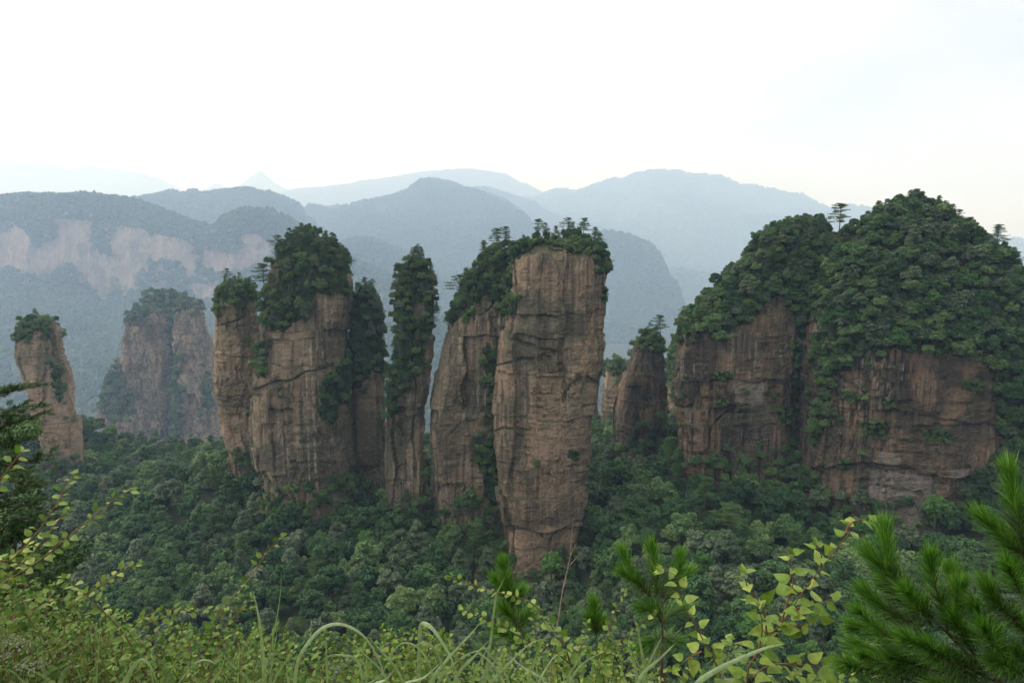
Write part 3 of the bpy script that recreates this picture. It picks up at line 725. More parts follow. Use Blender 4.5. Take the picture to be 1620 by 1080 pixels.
# pines that stand out against the haze: base pixel, top pixel row, distance, variant
r = np.random.default_rng(5)
for key, D, items in (
    ('tall', 250, [(846,392,346,1),(860,388,350,0),(876,384,352,4),(893,380,340,3),(912,380,344,0),(925,382,342,3),(944,398,355,5),(952,402,368,2),(966,424,400,1)]),
    ('stepped', 268, [(762,425,378,2),(783,410,358,1),(796,408,358,3),(806,412,374,0),(731,455,418,4),(719,480,434,3)]),
    ('leafy', 272, [(434,420,370,3),(415,440,392,1),(482,384,360,4),(497,384,362,0),(520,400,366,2),(541,440,408,0),(547,462,430,3)]),
    ('thin', 294, [(358,450,424,1),(376,450,429,4),(396,482,456,2)]),
    ('cone', 276, [(574,465,436,4),(590,470,442,0),(604,500,470,3)]),
    ('needle', 268, [(658,415,391,3),(645,425,400,0),(672,430,402,4),(690,470,432,1)]),
    ('stub', 304, [(1032,540,506,3),(1050,538,496,1)]),
    ('bluff', 272, [(1332,368,321,1),(1218,378,352,3),(1243,368,344,0),(1275,366,346,4),(1300,372,350,2),(1110,495,464,3)]),
    ('dome', 262, [(1440,330,299,0),(1462,326,300,4),(1490,334,306,2),(1512,345,318,5),(1612,415,388,1),(1575,385,352,4)])):
    Vf = SURF[key][0]; vx, vy, vz = proj(Vf)
    for (bx, by, ty, v) in items:
        k = np.where(np.abs(vx - bx) < 5)[0]
        if not len(k): continue
        k = k[np.argmin(vy[k])]
        b = Vf[k] - [0, 0, .6]; t = W(bx, ty, b[1])
        put('pine_tree', b, float(np.clip(t[2] - b[2], 5, 14.5) * r.uniform(.78, 1.0 if bx != 1332 else 1.01)), key + '_top', r, v)

lone = [p for p in plants if p[7] == 'bluff_top' and p[6] == 1]
for q in lone:
    plants = [p for p in plants if p is q or p[7] == 'bluff_top' or math.hypot(p[1] - q[1], p[3] - q[3]) > 5.5 or p[2] > q[2] + 8]
# ------------------------------------------------------------------ valley forest
r = np.random.default_rng(77)
N0 = 40000
x = r.uniform(-330, 330, N0); y = r.uniform(95, 560, N0)
z = terrain(x, y)
P = np.stack([x, y, z], -1)
px, py, zc = proj(P + [0, 0, 6])
ok = (px > -330) & (px < 1950) & (py < 1260) & (y > 60)
P = P[ok]
# leave out what would stand inside the rock
occ = set()
for key in SURF:
    Vf = SURF[key][0]; cx, cyv = Vf[:, 0], Vf[:, 1]
    lo = Vf[:, 2] < Vf[:, 2].min() + 40
    # cells whose centre lies inside the plan outline
    x0, x1, y0, y1 = cx[lo].min(), cx[lo].max(), cyv[lo].min(), cyv[lo].max()
    mx, my, hx, hy = (x0 + x1) / 2, (y0 + y1) / 2, (x1 - x0) / 2, (y1 - y0) / 2
    P = P[~(((np.abs((P[:, 0] - mx) / hx)) ** 4 + (np.abs((P[:, 1] - my) / hy)) ** 4) < .92)]
k = thin(P * [1, 1, 0], 8.2)
big = P[k]; sm = P[thin(P * [1, 1, 0], 4.6)]
dd = np.min(np.hypot(sm[:, None, 0] - big[None, :, 0], sm[:, None, 1] - big[None, :, 1]), axis=1)
sm = sm[dd > 3.4]
for p in big:
    s = r.uniform(4.0, 6.6)
    if r.uniform() < .92: put('broadleaf_tree', p - [0, 0, .12 * s], s, 'valley', r)
    else: put('pine_tree', p - [0, 0, 1], s * 2.6, 'valley', r)
for p in sm:
    s = r.uniform(2.2, 4.0)
    if r.uniform() < .93: put('broadleaf_tree', p, s, 'valley', r)
    else: put('pine_tree', p - [0, 0, 1], s * 3.2, 'valley', r)
for (bx, by, D, sc_) in ((1071, 790, 268, 5.2), (872, 905, 226, 4.4), (1112, 905, 205, 4.0), (1480, 815, 222, 4.2)):
    put('broadleaf_tree', W(bx, by, D) - [0, 0, sc_ * .5], sc_, 'valley', r, 7)
print("plants", len(plants))

# ------------------------------------------------------------------ which plants show, and how large
SC = 3.0
ZW, ZH = 540, 360
zb = np.full((ZH, ZW), 1e9); ib = np.full((ZH, ZW), -1, int)
for key in SURF:
    Vf = SURF[key][0]; px, py, zc = proj(Vf)
    for ddx in (0, .5):
        ix = (px / SC + ddx).astype(int); iy = (py / SC + ddx).astype(int)
        m = (ix >= 0) & (ix < ZW) & (iy >= 0) & (iy < ZH) & (px > 0) & (py > 0)
        np.minimum.at(zb, (iy[m], ix[m]), zc[m])
for n, (kd, x, y, z, s, rt, v, pl) in enumerate(plants):
    if kd == 'broadleaf_tree': cz, rx, rz = 1.05 * s, .95 * s, 1.0 * s
    elif kd == 'pine_tree': cz, rx, rz = .7 * s, .24 * s, .32 * s
    else: cz, rx, rz = .35 * s, .75 * s, .6 * s
    px, py, zc = proj(np.array([x, y, z + cz]))
    ax, ay = F * rx / zc / SC, F * rz / zc / SC
    X0, X1, Y0, Y1 = int(px / SC - ax), int(px / SC + ax) + 1, int(py / SC - ay), int(py / SC + ay) + 1
    X0, Y0, X1, Y1 = max(X0, 0), max(Y0, 0), min(X1, ZW), min(Y1, ZH)
    if X1 <= X0 or Y1 <= Y0: continue
    gy, gx = np.mgrid[Y0:Y1, X0:X1]
    m = (((gx + .5 - px / SC) / ax) ** 2 + ((gy + .5 - py / SC) / ay) ** 2 < 1)
    dd = zc - .5 * rx
    m &= zb[Y0:Y1, X0:X1] > dd
    zb[Y0:Y1, X0:X1][m] = dd; ib[Y0:Y1, X0:X1][m] = n
seen = np.bincount(ib[ib >= 0].ravel(), minlength=len(plants))

PLACE = {'thin': "the slim leaning pillar", 'leafy': "the broad leafy crested pillar", 'cone': "the narrow tree cloaked pillar",
         'needle': "the narrow greenery draped pillar", 'stepped': "the grey pillar joining the tallest", 'tall': "the tallest free-standing pillar",
         'stub': "the short dark pillar", 'nub': "the little hazy pillar", 'crag': "the hazy pale crag", 'bluff': "the stepped wide cliff", 'dome': "the domed massif",
         'edge': "the lone pillar at far left", 'outcrop': "the hazy jagged outcrop", 'column': "the outcrop's left column", 'spur': "the outcrop's right column"}
LOOK = {'broadleaf_tree': ("tree", "dense dark green broadleaf tree"), 'pine_tree': ("pine tree", "dark pine with level branches"), 'shrub': ("shrub", "small green shrub")}
def place_words(kd, x, y, z, pl):
    if pl.endswith('_top'):
        return "upright pine at the very top of " + PLACE[pl[:-4]], "pines along the top of " + PLACE[pl[:-4]]
    if pl == 'valley':
        px, py, _ = proj(np.array([x, y, z + 5]))
        w = ("in the forest below the leafy crested pillar" if px < 560 and py > 780 else "on the wooded saddle between the left pillars" if px < 420
             else "in the forest at the foot of the narrow pillars" if px < 680 else "at the foot of the tallest pillar" if px < 930
             else "in the forest right of the tallest pillar" if px < 1110 else "in the forest below the stepped wide cliff" if px < 1300 else "in the forest below the domed massif")
        return LOOK[kd][1] + " " + w, LOOK[kd][0] + "s " + w
    w = ("on the wooded flank of " if kd != 'shrub' else "clinging to ") + PLACE[pl]
    return LOOK[kd][1] + " " + w, LOOK[kd][0] + "s " + w
ORD = ['first', 'second', 'third', 'fourth', 'fifth', 'sixth', 'seventh', 'eighth', 'ninth', 'tenth']
LIMIT = {'broadleaf_tree': 290, 'pine_tree': 200, 'shrub': 240}
used = dict.fromkeys(LIMIT, 0)
rest = []
for n in sorted(range(len(plants)), key=lambda i: -seen[i]):
    kd, x, y, z, s, rt, v, pl = plants[n]
    if used[kd] >= LIMIT[kd] or seen[n] < 5:
        rest.append(n); continue
    used[kd] += 1
    lab, grp = place_words(kd, x, y, z, pl)
    if pl.endswith('_top'):
        order = [m_ for m_ in sorted((m_ for m_ in range(len(plants)) if plants[m_][7] == pl and seen[m_] >= 5), key=lambda m_: plants[m_][1] / plants[m_][2])]
        lab = ORD[order.index(n)] + " pine from the left along the top of " + PLACE[pl[:-4]]
    root = empty(kd, (x, y, z), lab, LOOK[kd][0], grp)
    root.rotation_euler = (0, 0, rt); root.scale = (s, s, s)
    for me, nm in zip(MODEL[kd][v], ('trunk', 'crown') if kd != 'shrub' else ('stem', 'foliage')):
        o = bpy.data.objects.new(nm, me); COL.objects.link(o); o.parent = root
print("things", used, "rest", len(rest))

def scatter(name, pts, scl, rot, var, meshes):
    """one object holding a mass of plants nobody could count"""
    me = bpy.data.meshes.new(name)
    me.vertices.add(len(pts)); me.vertices.foreach_set("co", np.asarray(pts, np.float32).ravel())
    for nm, ty, arr in (("scl", 'FLOAT', scl), ("rot", 'FLOAT', rot), ("var", 'INT', var)):
        at = me.attributes.new(nm, ty, 'POINT'); at.data.foreach_set("value", np.asarray(arr, np.float32 if ty == 'FLOAT' else np.int32))
    ob = bpy.data.objects.new(name, me); COL.objects.link(ob)
    src = bpy.data.collections.new(name + "_source")
    for i, m_ in enumerate(meshes):
        src.objects.link(bpy.data.objects.new("source_%02d" % i, m_))
    g = bpy.data.node_groups.new(name, 'GeometryNodeTree')
    g.interface.new_socket("Geometry", in_out='INPUT', socket_type='NodeSocketGeometry')
    g.interface.new_socket("Geometry", in_out='OUTPUT', socket_type='NodeSocketGeometry')
    gi, go = g.nodes.new("NodeGroupInput"), g.nodes.new("NodeGroupOutput")
    ci = g.nodes.new("GeometryNodeCollectionInfo"); ci.inputs[0].default_value = src
    ci.inputs['Separate Children'].default_value = True; ci.inputs['Reset Children'].default_value = True
    iop = g.nodes.new("GeometryNodeInstanceOnPoints"); iop.inputs['Pick Instance'].default_value = True
    def att(nm, ty):
        a = g.nodes.new("GeometryNodeInputNamedAttribute"); a.data_type = ty; a.inputs[0].default_value = nm
        return a.outputs[0]
    cb = g.nodes.new("ShaderNodeCombineXYZ"); g.links.new(att("rot", 'FLOAT'), cb.inputs[2])
    g.links.new(gi.outputs[0], iop.inputs['Points']); g.links.new(ci.outputs[0], iop.inputs['Instance'])
    g.links.new(att("var", 'INT'), iop.inputs['Instance Index']); g.links.new(cb.outputs[0], iop.inputs['Rotation'])
    g.links.new(att("scl", 'FLOAT'), iop.inputs['Scale']); g.links.new(iop.outputs[0], go.inputs[0])
    mod = ob.modifiers.new("scatter", 'NODES'); mod.node_group = g
    tag(ob, kind='stuff')
    return ob
_meshes = []; _off = {}
for kd in MODEL:
    _off[kd] = len(_meshes)
    _meshes += [c for (_, c) in MODEL[kd]]
A = [plants[n] for n in rest]
scatter("forest", [a[1:4] for a in A], [a[4] for a in A], [a[5] for a in A], [_off[a[0]] + a[6] for a in A], _meshes)

# ------------------------------------------------------------------ distant hills and cliffs
FARP = []
FS = 3.3        # how much farther away the hills stand than first sketched
def hill(name, ridge, D, front, floor, seed, spur, cliff=None, trees=11., nx=260, ns=120, back=0.7, exclude=(), tscale=(5, 8), mat='hill', prof=1.15, bump=0):
    """a ridge whose crest passes through RIDGE; its near slope runs down FRONT metres towards the valley"""
    D, front, floor, spur, trees, bump = D * FS, front * FS, floor * FS * .62, spur * FS, trees * FS * .68, bump * FS * .6
    r = np.random.default_rng(seed)
    rd = np.array(ridge, float)
    cr = W(rd[:, 0], rd[:, 1], D)
    xs = np.linspace(cr[0, 0], cr[-1, 0], nx)
    h = np.interp(xs, cr[:, 0], cr[:, 2])
    sF = np.linspace(1, 0, ns)
    if cliff:
        k_ = np.array([q[0] for q in cliff]); f_ = np.array([q[1] for q in cliff])
        sF = np.interp(np.linspace(1, 0, ns), (k_ * .35 + f_ * .65), k_)
    sB = np.linspace(0, 1, 26)[1:]
    rows = []
    for s, sd in [(a, 1) for a in sF] + [(b, -1) for b in sB]:
        if sd > 0:
            y = D - s * front
            if cliff:
                f = np.interp(s, [q[0] for q in cliff], [q[1] for q in cliff])
            else: f = 1 - (1 - s) ** prof if prof > 1 else s
            z = h + (floor - h) * f
        else:
            y = D + s * front * back; z = h + (floor - h) * s
        p = np.stack([xs, np.full(nx, y), np.zeros(nx)], -1)
        n1 = 1 - np.abs(2 * fbm(p / (spur * 4.), 4, seed, .55) - 1)
        n2 = 1 - np.abs(2 * fbm(p / (spur * 1.3), 4, seed + 11, .55) - 1)
        z = z + (n2 - .6) * spur * .5 * min(1, s * 7)
        amp = spur * 1.1 * min(1, s * 5) * (1 - .5 * s)
        z = z + (n1 - .55) * amp
        yy = y + spur * .8 * (fbm(np.stack([xs, np.full(nx, s * 300.), z], -1) / (spur * 1.6), 4, seed + 3) - .5) * min(1, s * 6) * sd
        if cliff: yy = yy + 110 * (fbm(np.stack([xs / 170., z / 900., 0 * xs], -1), 4, seed + 8, .6) - .5) * min(1, s * 8)
        if bump: z = z + bump * (fbm(p / 16., 2, seed + 5) - .5) * 2
        rows.append(np.stack([xs * (yy / D if False else 1), yy, z], -1))
    V = np.array(rows); m_ = V.shape[0]
    i = np.arange(m_ * nx).reshape(m_, nx)
    q = np.stack([i[:-1, :-1], i[:-1, 1:], i[1:, 1:], i[1:, :-1]], -1).reshape(-1, 4)
    mb = MB(); mb.add(V, q); ob = mb.obj(name, M[mat], smooth=not cliff)
    tag(ob, kind='structure')
    if trees:
        Vf = V.reshape(-1, 3); A_, B_, C_, D_ = (Vf[q[:, k]] for k in range(4))
        nr = np.cross(C_ - A_, D_ - B_); ar = np.linalg.norm(nr, axis=1) / 2; nr = norm(nr)
        C = (A_ + B_ + C_ + D_) / 4
        px, py, _ = proj(C)
        ok = (px > -380) & (px < 1980) & (C[:, 1] < D + front * .12)
        dens = np.ones(len(C))
        for pl in exclude:
            wx = px + 7 * (fbm(C / (25. * FS), 3, 3) - .5) * 2; wy = py + 8 * (fbm(C / (25. * FS), 3, 4) - .5) * 2
            dens[in_poly(wx, wy, pl) & (nr[:, 2] < .62)] = .0
        w = ar * ok * dens
        n = min(int(w.sum() / (trees * trees) * 1.5), 56000)
        k = r.choice(len(C), n, p=w / w.sum())
        ua, ub = r.uniform(size=(n, 1)), r.uniform(size=(n, 1))
        Q_ = (A_[k] * (1 - ua) + B_[k] * ua) * (1 - ub) + (D_[k] * (1 - ua) + C_[k] * ua) * ub
        for c in Q_:
            FARP.append((c[0], c[1], c[2] - 1.5, r.uniform(*tscale) * FS * .62 * (1.35 if r.uniform() < .12 else 1)))
    return ob
ROCKS = [[(-60,385),(0,372),(25,352),(60,395),(85,380),(88,350),(140,352),(143,395),(178,408),(182,360),(215,350),(240,372),(285,358),(300,372),(312,440),(300,440),(285,418),(235,412),(215,455),(195,470),(165,482),(140,448),(110,412),(82,436),(45,436),(20,425),(-60,440)],
         [(318,425),(320,398),(380,400),(380,370),(425,365),(430,405),(400,425),(350,432)],
         [(66,460),(98,455),(98,470),(70,468)], [(0,480),(20,470),(66,485),(60,490),(10,510)], [(240,450),(262,446),(255,470),(238,466)], [(300,450),(345,445),(345,480),(310,480)]]
hill('plateau', [(-420,318),(-200,306),(0,313),(50,309),(100,311),(150,309),(200,316),(240,326),(262,336),(300,350),(325,358),(340,365),(372,342),(390,333),(425,334),(450,344),(468,356),(490,372),(520,392),(600,430),(680,470)], 1120, 700, -300, 201, 42,
     cliff=[(0, 0), (.06, .05), (.10, .13), (.118, .16), (.145, .57), (.165, .63), (.25, .70), (1, 1)], trees=7, nx=420, ns=260, exclude=ROCKS, tscale=(3.6, 7), mat='rock_far')
hill('mountain', [(60,330),(200,318),(230,313),(265,305),(274,302),(285,309),(300,303),(306,300),(320,306),(350,302),(385,297),(405,300),(420,306),(425,302),(435,308),(462,318),(474,324),(478,340),(520,370),(600,400)], 1750, 700, -340, 211, 85, trees=10, nx=300)
hill('mountain', [(380,420),(440,372),(490,352),(520,330),(535,326),(560,334),(600,318),(640,312),(665,298),(690,290),(706,287),(722,292),(745,303),(780,310),(800,318),(828,338),(838,352),(850,395),(900,440),(1000,500)], 2500, 1300, -350, 221, 150, trees=11, nx=340, ns=160)
hill('mountain', [(700,330),(740,300),(765,296),(800,306),(835,318),(870,336),(930,370),(1000,420)], 3300, 1200, -380, 231, 150, trees=13, nx=200)
hill('mountain', [(700,520),(780,470),(860,410),(900,388),(935,374),(962,368),(985,371),(1006,378),(1026,386),(1038,398),(1044,412),(1048,432),(1052,455),(1056,480),(1066,505),(1085,540),(1110,600)], 1750, 560, -420, 241, 60, trees=9, nx=260, ns=140, bump=16)
hill('mountain', [(440,470),(480,430),(520,396),(548,382),(575,378),(600,384),(622,394),(650,404),(690,440),(740,480),(800,540)], 1500, 520, -340, 243, 70, trees=9, nx=220, ns=120, bump=8)
hill('mountain', [(560,430),(620,395),(680,368),(715,352),(760,345),(800,340),(826,336),(836,345),(843,362),(850,385),(880,420),(950,480)], 2000, 700, -350, 247, 90, trees=10, nx=240, ns=120, bump=8)
hill('mountain', [(560,540),(640,512),(700,505),(760,520),(860,560),(960,590)], 800, 250, -300, 245, 30, trees=7.5, nx=160, ns=80)
hill('mountain', [(250,350),(350,335),(440,310),(470,300),(500,297),(560,291),(600,286),(640,278),(670,273),(700,271),(740,272),(780,275),(800,278),(820,289),(845,302),(862,312),(900,335),(1000,380)], 5200, 2300, -420, 251, 240, trees=19, nx=320, tscale=(7, 12))
hill('mountain', [(780,340),(840,316),(862,308),(872,303),(890,302),(910,306),(930,300),(945,297),(962,291),(985,283),(1005,279),(1028,276),(1045,280),(1062,284),(1090,282),(1118,285),(1130,293),(1148,302),(1165,301),(1185,306),(1210,318),(1235,328),(1252,336),(1258,330),(1266,324),(1274,325),(1280,332),(1290,332),(1298,340),(1310,352),(1380,380),(1500,400),(1700,420),(1900,440)], 4300, 2500, -420, 261, 230, trees=17, nx=420, ns=170, tscale=(6, 11))
hill('mountain', [(-500,262),(-100,256),(0,259),(40,257),(80,259),(110,268),(140,262),(190,268),(230,275),(265,288),(300,306),(340,330)], 5900, 700, -450, 271, 200, trees=0, nx=200, bump=14)
hill('mountain', [(290,312),(320,302),(336,292),(345,289),(358,297),(372,298),(390,285),(405,273),(412,270),(420,276),(440,292),(470,305)], 5750, 700, -450, 281, 200, trees=0, nx=140, bump=14)
fp = np.array(FARP)
rr = np.random.default_rng(3)
print("far trees", len(fp))
scatter("distant_forest", fp[:, :3], fp[:, 3], rr.uniform(0, 6.28, len(fp)), rr.integers(0, 4, len(fp)), FAR)

# ------------------------------------------------------------------ plants on the rim, a few steps from the camera
GZ = -3.05
TPL = {
 'heart': ([0, .05, .18, .36, .56, .78, 1.0], [.05, .27, .37, .34, .25, .12, 0], .32, .22),
 'oval': ([0, .2, .45, .72, 1.0], [.03, .25, .32, .22, 0], .35, .18),
 'round': ([0, .16, .42, .72, 1.0], [.04, .34, .42, .30, .0], .30, .15),
 'lance': ([0, .2, .45, .72, 1.0], [.02, .10, .13, .09, 0], .4, .3)}
def leaf_tpl(kind):
    ys, ws, fold, curl = TPL[kind]
    V = []; Q = []
    for y, w in zip(ys, ws):
        z = -curl * y * y
        V += [(-w, y, z + fold * w), (0, y, z), (w, y, z + fold * w)]
    for i in range(len(ys) - 1):
        a = i * 3; b = a + 3
        Q += [(a, a + 1, b + 1, b), (a + 1, a + 2, b + 2, b + 1)]
    return np.array(V), np.array(Q)
def add_leaves(mb, kind, P, d, up, size, rng):
    tv, tq = leaf_tpl(kind); n = len(P); k = len(tv)
    d = norm(d); side = norm(np.cross(d, up)); upv = np.cross(side, d)
    s = np.asarray(size)[:, None, None]
    wv = rng.uniform(.85, 1.15, (n, 1, 1)); cv = rng.uniform(.2, 2.2, (n, 1, 1)); fv = rng.uniform(-.1, 1.2, (n, 1, 1))
    x = tv[None, :, 0:1] * wv; y = tv[None, :, 1:2]
    fold = np.abs(tv[None, :, 0:1]) * .33 * fv
    curl = -.18 * y * y * cv
    V = P[:, None] + s * (x * side[:, None] + y * d[:, None] + (fold + curl) * upv[:, None])
    mb.add(V, (tq[None] + (np.arange(n) * k)[:, None, None]).reshape(-1, 4))
def stem_line(pts, d0, d1, root=None, wob=.0, rng=None):
    """a stem through photograph pixels, tip first; carried down to the ground"""
    pts = np.array(pts, float); D = np.linspace(d1, d0, len(pts))
    w = W(pts[:, 0], pts[:, 1], D)[::-1]
    if root is not None:
        e = w[0]; g = np.array([e[0] + root[0], e[1] + root[1], GZ])
        w = np.vstack([g, (g + e) / 2 + (w[0] - w[1]) * .3, w])
    return catmull(w, 8)
def resample(c, step):
    s = np.concatenate([[0], np.cumsum(np.linalg.norm(np.diff(c, axis=0), axis=1))])
    n = max(int(s[-1] / step), 4)
    t = np.linspace(0, s[-1], n)
    return np.stack([np.interp(t, s, c[:, j]) for j in range(3)], -1), t / s[-1], s[-1]
def sprig(st, lf, c, kind, size, step, rng, r0=.004, r1=.001, bare=.0, flat=.55, taper=.55, tube_it=True, petiole=.25, zmin=-9):
    if tube_it: tube(st, c, r0, r1, 5)
    p, t, L = resample(c, step)
    tg = norm(np.gradient(p, axis=0))
    k = (t >= bare) & (p[:, 2] > zmin)
    p, t, tg = p[k], t[k], tg[k]; n = len(p)
    if n < 2: return
    ang = np.arange(n) * 2.6 + rng.uniform(0, 6) + rng.normal(size=n) * .5
    a = norm(np.cross(tg, [0.05, -.3, 1.0])); b = np.cross(a, tg)
    rad = np.cos(ang)[:, None] * a + np.sin(ang)[:, None] * b
    d = tg * .55 + rad * .9; d[:, 2] *= flat
    up = norm(np.array([0, -.55, 1.0]) + rng.normal(size=(n, 3)) * .42)
    sz = size * rng.uniform(.7, 1.2, n) * (1 - taper * np.clip((t - .6) / .4, 0, 1))
    dn = norm(d)
    add_leaves(lf, kind, p + dn * (petiole * sz)[:, None], d, up, sz, rng)
    # tip leaves
    q = np.repeat(p[-1:], 3, 0); dd = tg[-1] + rng.normal(size=(3, 3)) * .45
    add_leaves(lf, kind, q, dd, norm(np.array([0, -.3, 1.]) + rng.normal(size=(3, 3)) * .3), np.full(3, size * .5), rng)
def shrub_thing(name, label, cat, loc_px, branches, kind, leafmat, stemmat, size, step, seed, group=None, r0=.004, part='branch', flat=.55, bare=.0, zmin=-2.6, taper=.55, leafname='leaves'):
    rng = np.random.default_rng(seed)
    base = W(*loc_px); base[2] = GZ
    root = empty(name, base, label, cat, group)
    for pts, d0, d1, rt in branches:
        st, lf = MB(), MB()
        sprig(st, lf, stem_line(pts, d0, d1, rt) - base, kind, size, step, rng, r0=r0, bare=bare, flat=flat, zmin=zmin - GZ, taper=taper)
        so = st.obj(part, M[stemmat], root, True)
        lf.obj(leafname, M[leafmat], so, True)
    return root

# long arching sprigs at the left
shrub_thing('bramble_shrub', "tall leafy shrub at lower left with long reddish sprigs arching up over the valley", 'shrub', (30, 1080, 2.5), [
    ([(208,774),(186,786),(147,817),(117,842),(60,888),(0,924),(-60,960)], 2.3, 2.6, (.1, .1)),
    ([(116,750),(104,770),(90,795),(62,838),(20,884),(-30,930)], 2.2, 2.4, (.05, .1)),
    ([(34,714),(22,730),(5,752),(-20,785),(-50,850)], 2.0, 2.1, (0, .1)),
    ([(62,938),(43,955),(0,988),(-40,1020)], 2.1, 2.3, (0, .1)),
    ([(103,914),(125,930),(143,947),(173,976),(200,1008),(222,1052),(235,1100)], 2.4, 2.2, (.05, 0)),
    ([(219,892),(203,897),(187,905),(163,924),(127,941),(77,952),(0,990),(-60,1030)], 2.5, 2.7, (.0, .1)),
    ([(110,806),(96,818),(70,852),(30,895),(-20,930)], 2.3, 2.5, (0, .1)),
    ([(40,870),(20,905),(-10,930),(-50,960)], 2.2, 2.3, (0, .1))],
    'oval', 'leaf_sprig', 'stem_red', .050, .0145, 1, r0=.004, taper=.4)
shrub_thing('bramble_shrub', "shrub with one tall reddish sprig rising through the bottom left bushes", 'shrub', (330, 1080, 2.6), [
    ([(444,848),(432,862),(417,881),(393,918),(360,954),(337,998),(318,1050),(310,1100)], 2.6, 2.8, (0, .1)),
    ([(398,945),(380,965),(350,1000),(335,1060),(330,1110)], 2.6, 2.8, (0, .1)),
    ([(300,962),(255,965),(215,985),(190,1020),(180,1090)], 2.6, 2.5, (0, 0)),
    ([(400,960),(340,965),(290,968),(235,985),(190,1005),(150,1060)], 2.7, 2.9, (0, 0))],
    'oval', 'leaf_olive', 'stem_red', .042, .016, 2, r0=.0038, taper=.4)
# low tangle along the rim
def tangle(label, x0, x1, n, ytop, seed, kind, leafmat, stemmat, size, step, d=(2.2, 3.3), cat='shrub', name='tangled_shrub', group="low tangled shrubs along the rim", lean=90, bare=.25):
    rng = np.random.default_rng(seed)
    base = W((x0 + x1) / 2, 1080, (d[0] + d[1]) / 2); base[2] = GZ
    root = empty(name, base, label, cat, group)
    st, lf = MB(), MB()
    for i in range(n):
        D = rng.uniform(*d)
        bx = rng.uniform(x0, x1); by = 1190
        tx = bx + rng.normal() * lean; ty = np.interp(tx, [p[0] for p in ytop], [p[1] for p in ytop]) + abs(rng.normal()) * 55
        mx = bx * .45 + tx * .55 + rng.normal() * 18; my = by * .45 + ty * .55
        c = stem_line([(tx, ty), ((tx + mx) / 2 + rng.normal() * 10, (ty + my) / 2 - 12), (mx, my), (bx, by)], D, D + rng.normal() * .12, (rng.normal() * .06, rng.normal() * .06))
        sprig(st, lf, c - base, kind, size * rng.uniform(.8, 1.25), step, rng, r0=.0024, r1=.0007, bare=bare, zmin=-2.3 - GZ, flat=.6)
    st.obj('stems', M[stemmat], root, True); lf.obj('leaves', M[leafmat], root, True)
    return root
YT = [(-100, 930), (0, 945), (120, 975), (250, 985), (330, 985), (420, 985), (520, 1000), (560, 1015), (640, 990), (700, 1000), (800, 1020), (1000, 1010), (1100, 1030), (1400, 1030), (1700, 1040)]
tangle("dense tangled low shrub filling the bottom left corner", -80, 190, 190, [(a, b - (45 if a < 150 else 0)) for a, b in YT], 11, 'oval', 'leaf_bush', 'stem_red', .043, .021)
tangle("tangled low shrub left of the long grass blades", 170, 380, 120, YT, 12, 'oval', 'leaf_bush', 'stem_red', .040, .021)
tangle("yellowish green low shrub among the bottom left bushes", 40, 560, 80, [(a, b + 12) for a, b in YT], 13, 'round', 'leaf_olive', 'stem_brown', .036, .019, d=(2.5, 3.4))
tangle("low shrub with olive leaves behind the tall upright grass blades", 370, 560, 80, YT, 14, 'oval', 'leaf_bush', 'stem_red', .044, .023, d=(2.5, 3.3))
tangle("bushy shrub with red tipped shoots in the bottom centre", 570, 720, 60, [(a, b - 10) for a, b in YT], 15, 'oval', 'leaf_olive', 'stem_red', .042, .018, d=(2.5, 3.0), lean=35)
tangle("leafy low shrub under the pale arching sprigs", 720, 1040, 100, YT, 16, 'round', 'leaf_sprig', 'stem_brown', .037, .018, d=(2.4, 3.1), lean=60)
tangle("low shrub at the foot of the heart leaved plant", 1060, 1420, 44, [(a, b + 8) for a, b in YT], 17, 'heart', 'leaf_heart', 'stem_brown', .062, .04, d=(2.5, 3.1), lean=60)
# pale sprigs in the centre
shrub_thing('arching_shrub', "pale leaved shrub with two long arching sprigs reaching left across the bottom centre", 'shrub', (900, 1080, 2.4), [
    ([(712,914),(724,916),(740,922),(765,930),(793,938),(840,953),(867,983),(887,1013),(900,1042),(905,1100)], 2.4, 2.3, (0, .1)),
    ([(733,962),(752,970),(773,980),(795,991),(817,1003),(850,1020),(890,1040),(920,1100)], 2.4, 2.3, (0, .1)),
    ([(988,936),(982,950),(973,967),(962,1003),(951,1040),(940,1100)], 2.5, 2.6, (0, .1)),
    ([(1034,967),(1024,975),(1010,989),(983,1013),(963,1034),(940,1100)], 2.5, 2.6, (0, .1)),
    ([(850,965),(845,985),(850,1015),(860,1060),(870,1110)], 2.5, 2.6, (0, .1)),
    ([(930,985),(925,1005),(915,1040),(915,1110)], 2.5, 2.6, (0, .1))],
    'round', 'leaf_sprig', 'stem_brown', .042, .0135, 3, r0=.0036, taper=.5)
# heart leaved plants
shrub_thing('heart_leaved_shrub', "yellow green heart leaved shrub leaning up to the right beside the big pine", 'shrub', (1180, 1080, 2.5), [
    ([(1345,832),(1341,845),(1322,868),(1297,900),(1267,940),(1237,984),(1213,1010),(1193,1040),(1180,1085)], 2.5, 2.6, (0, .1)),
    ([(1374,824),(1358,822),(1345,828),(1338,842)], 2.55, 2.55, None),
    ([(1176,905),(1180,918),(1184,930),(1207,962),(1214,1008)], 2.5, 2.45, None),
    ([(1250,876),(1253,900),(1254,925),(1243,960),(1237,984)], 2.5, 2.5, None),
    ([(1322,944),(1300,953),(1267,960),(1250,968)], 2.5, 2.6, None),
    ([(1302,976),(1280,984),(1240,997),(1228,998)], 2.5, 2.6, None),
    ([(1200,960),(1206,985),(1204,1010),(1197,1040)], 2.4, 2.35, None),
    ([(1372,1024),(1345,1034),(1300,1052),(1225,1050),(1190,1070)], 2.4, 2.5, None),
    ([(1290,862),(1300,880),(1298,900)], 2.5, 2.45, None)],
    'heart', 'leaf_heart', 'stem_red', .068, .028, 4, r0=.0042, taper=.4, flat=.5)
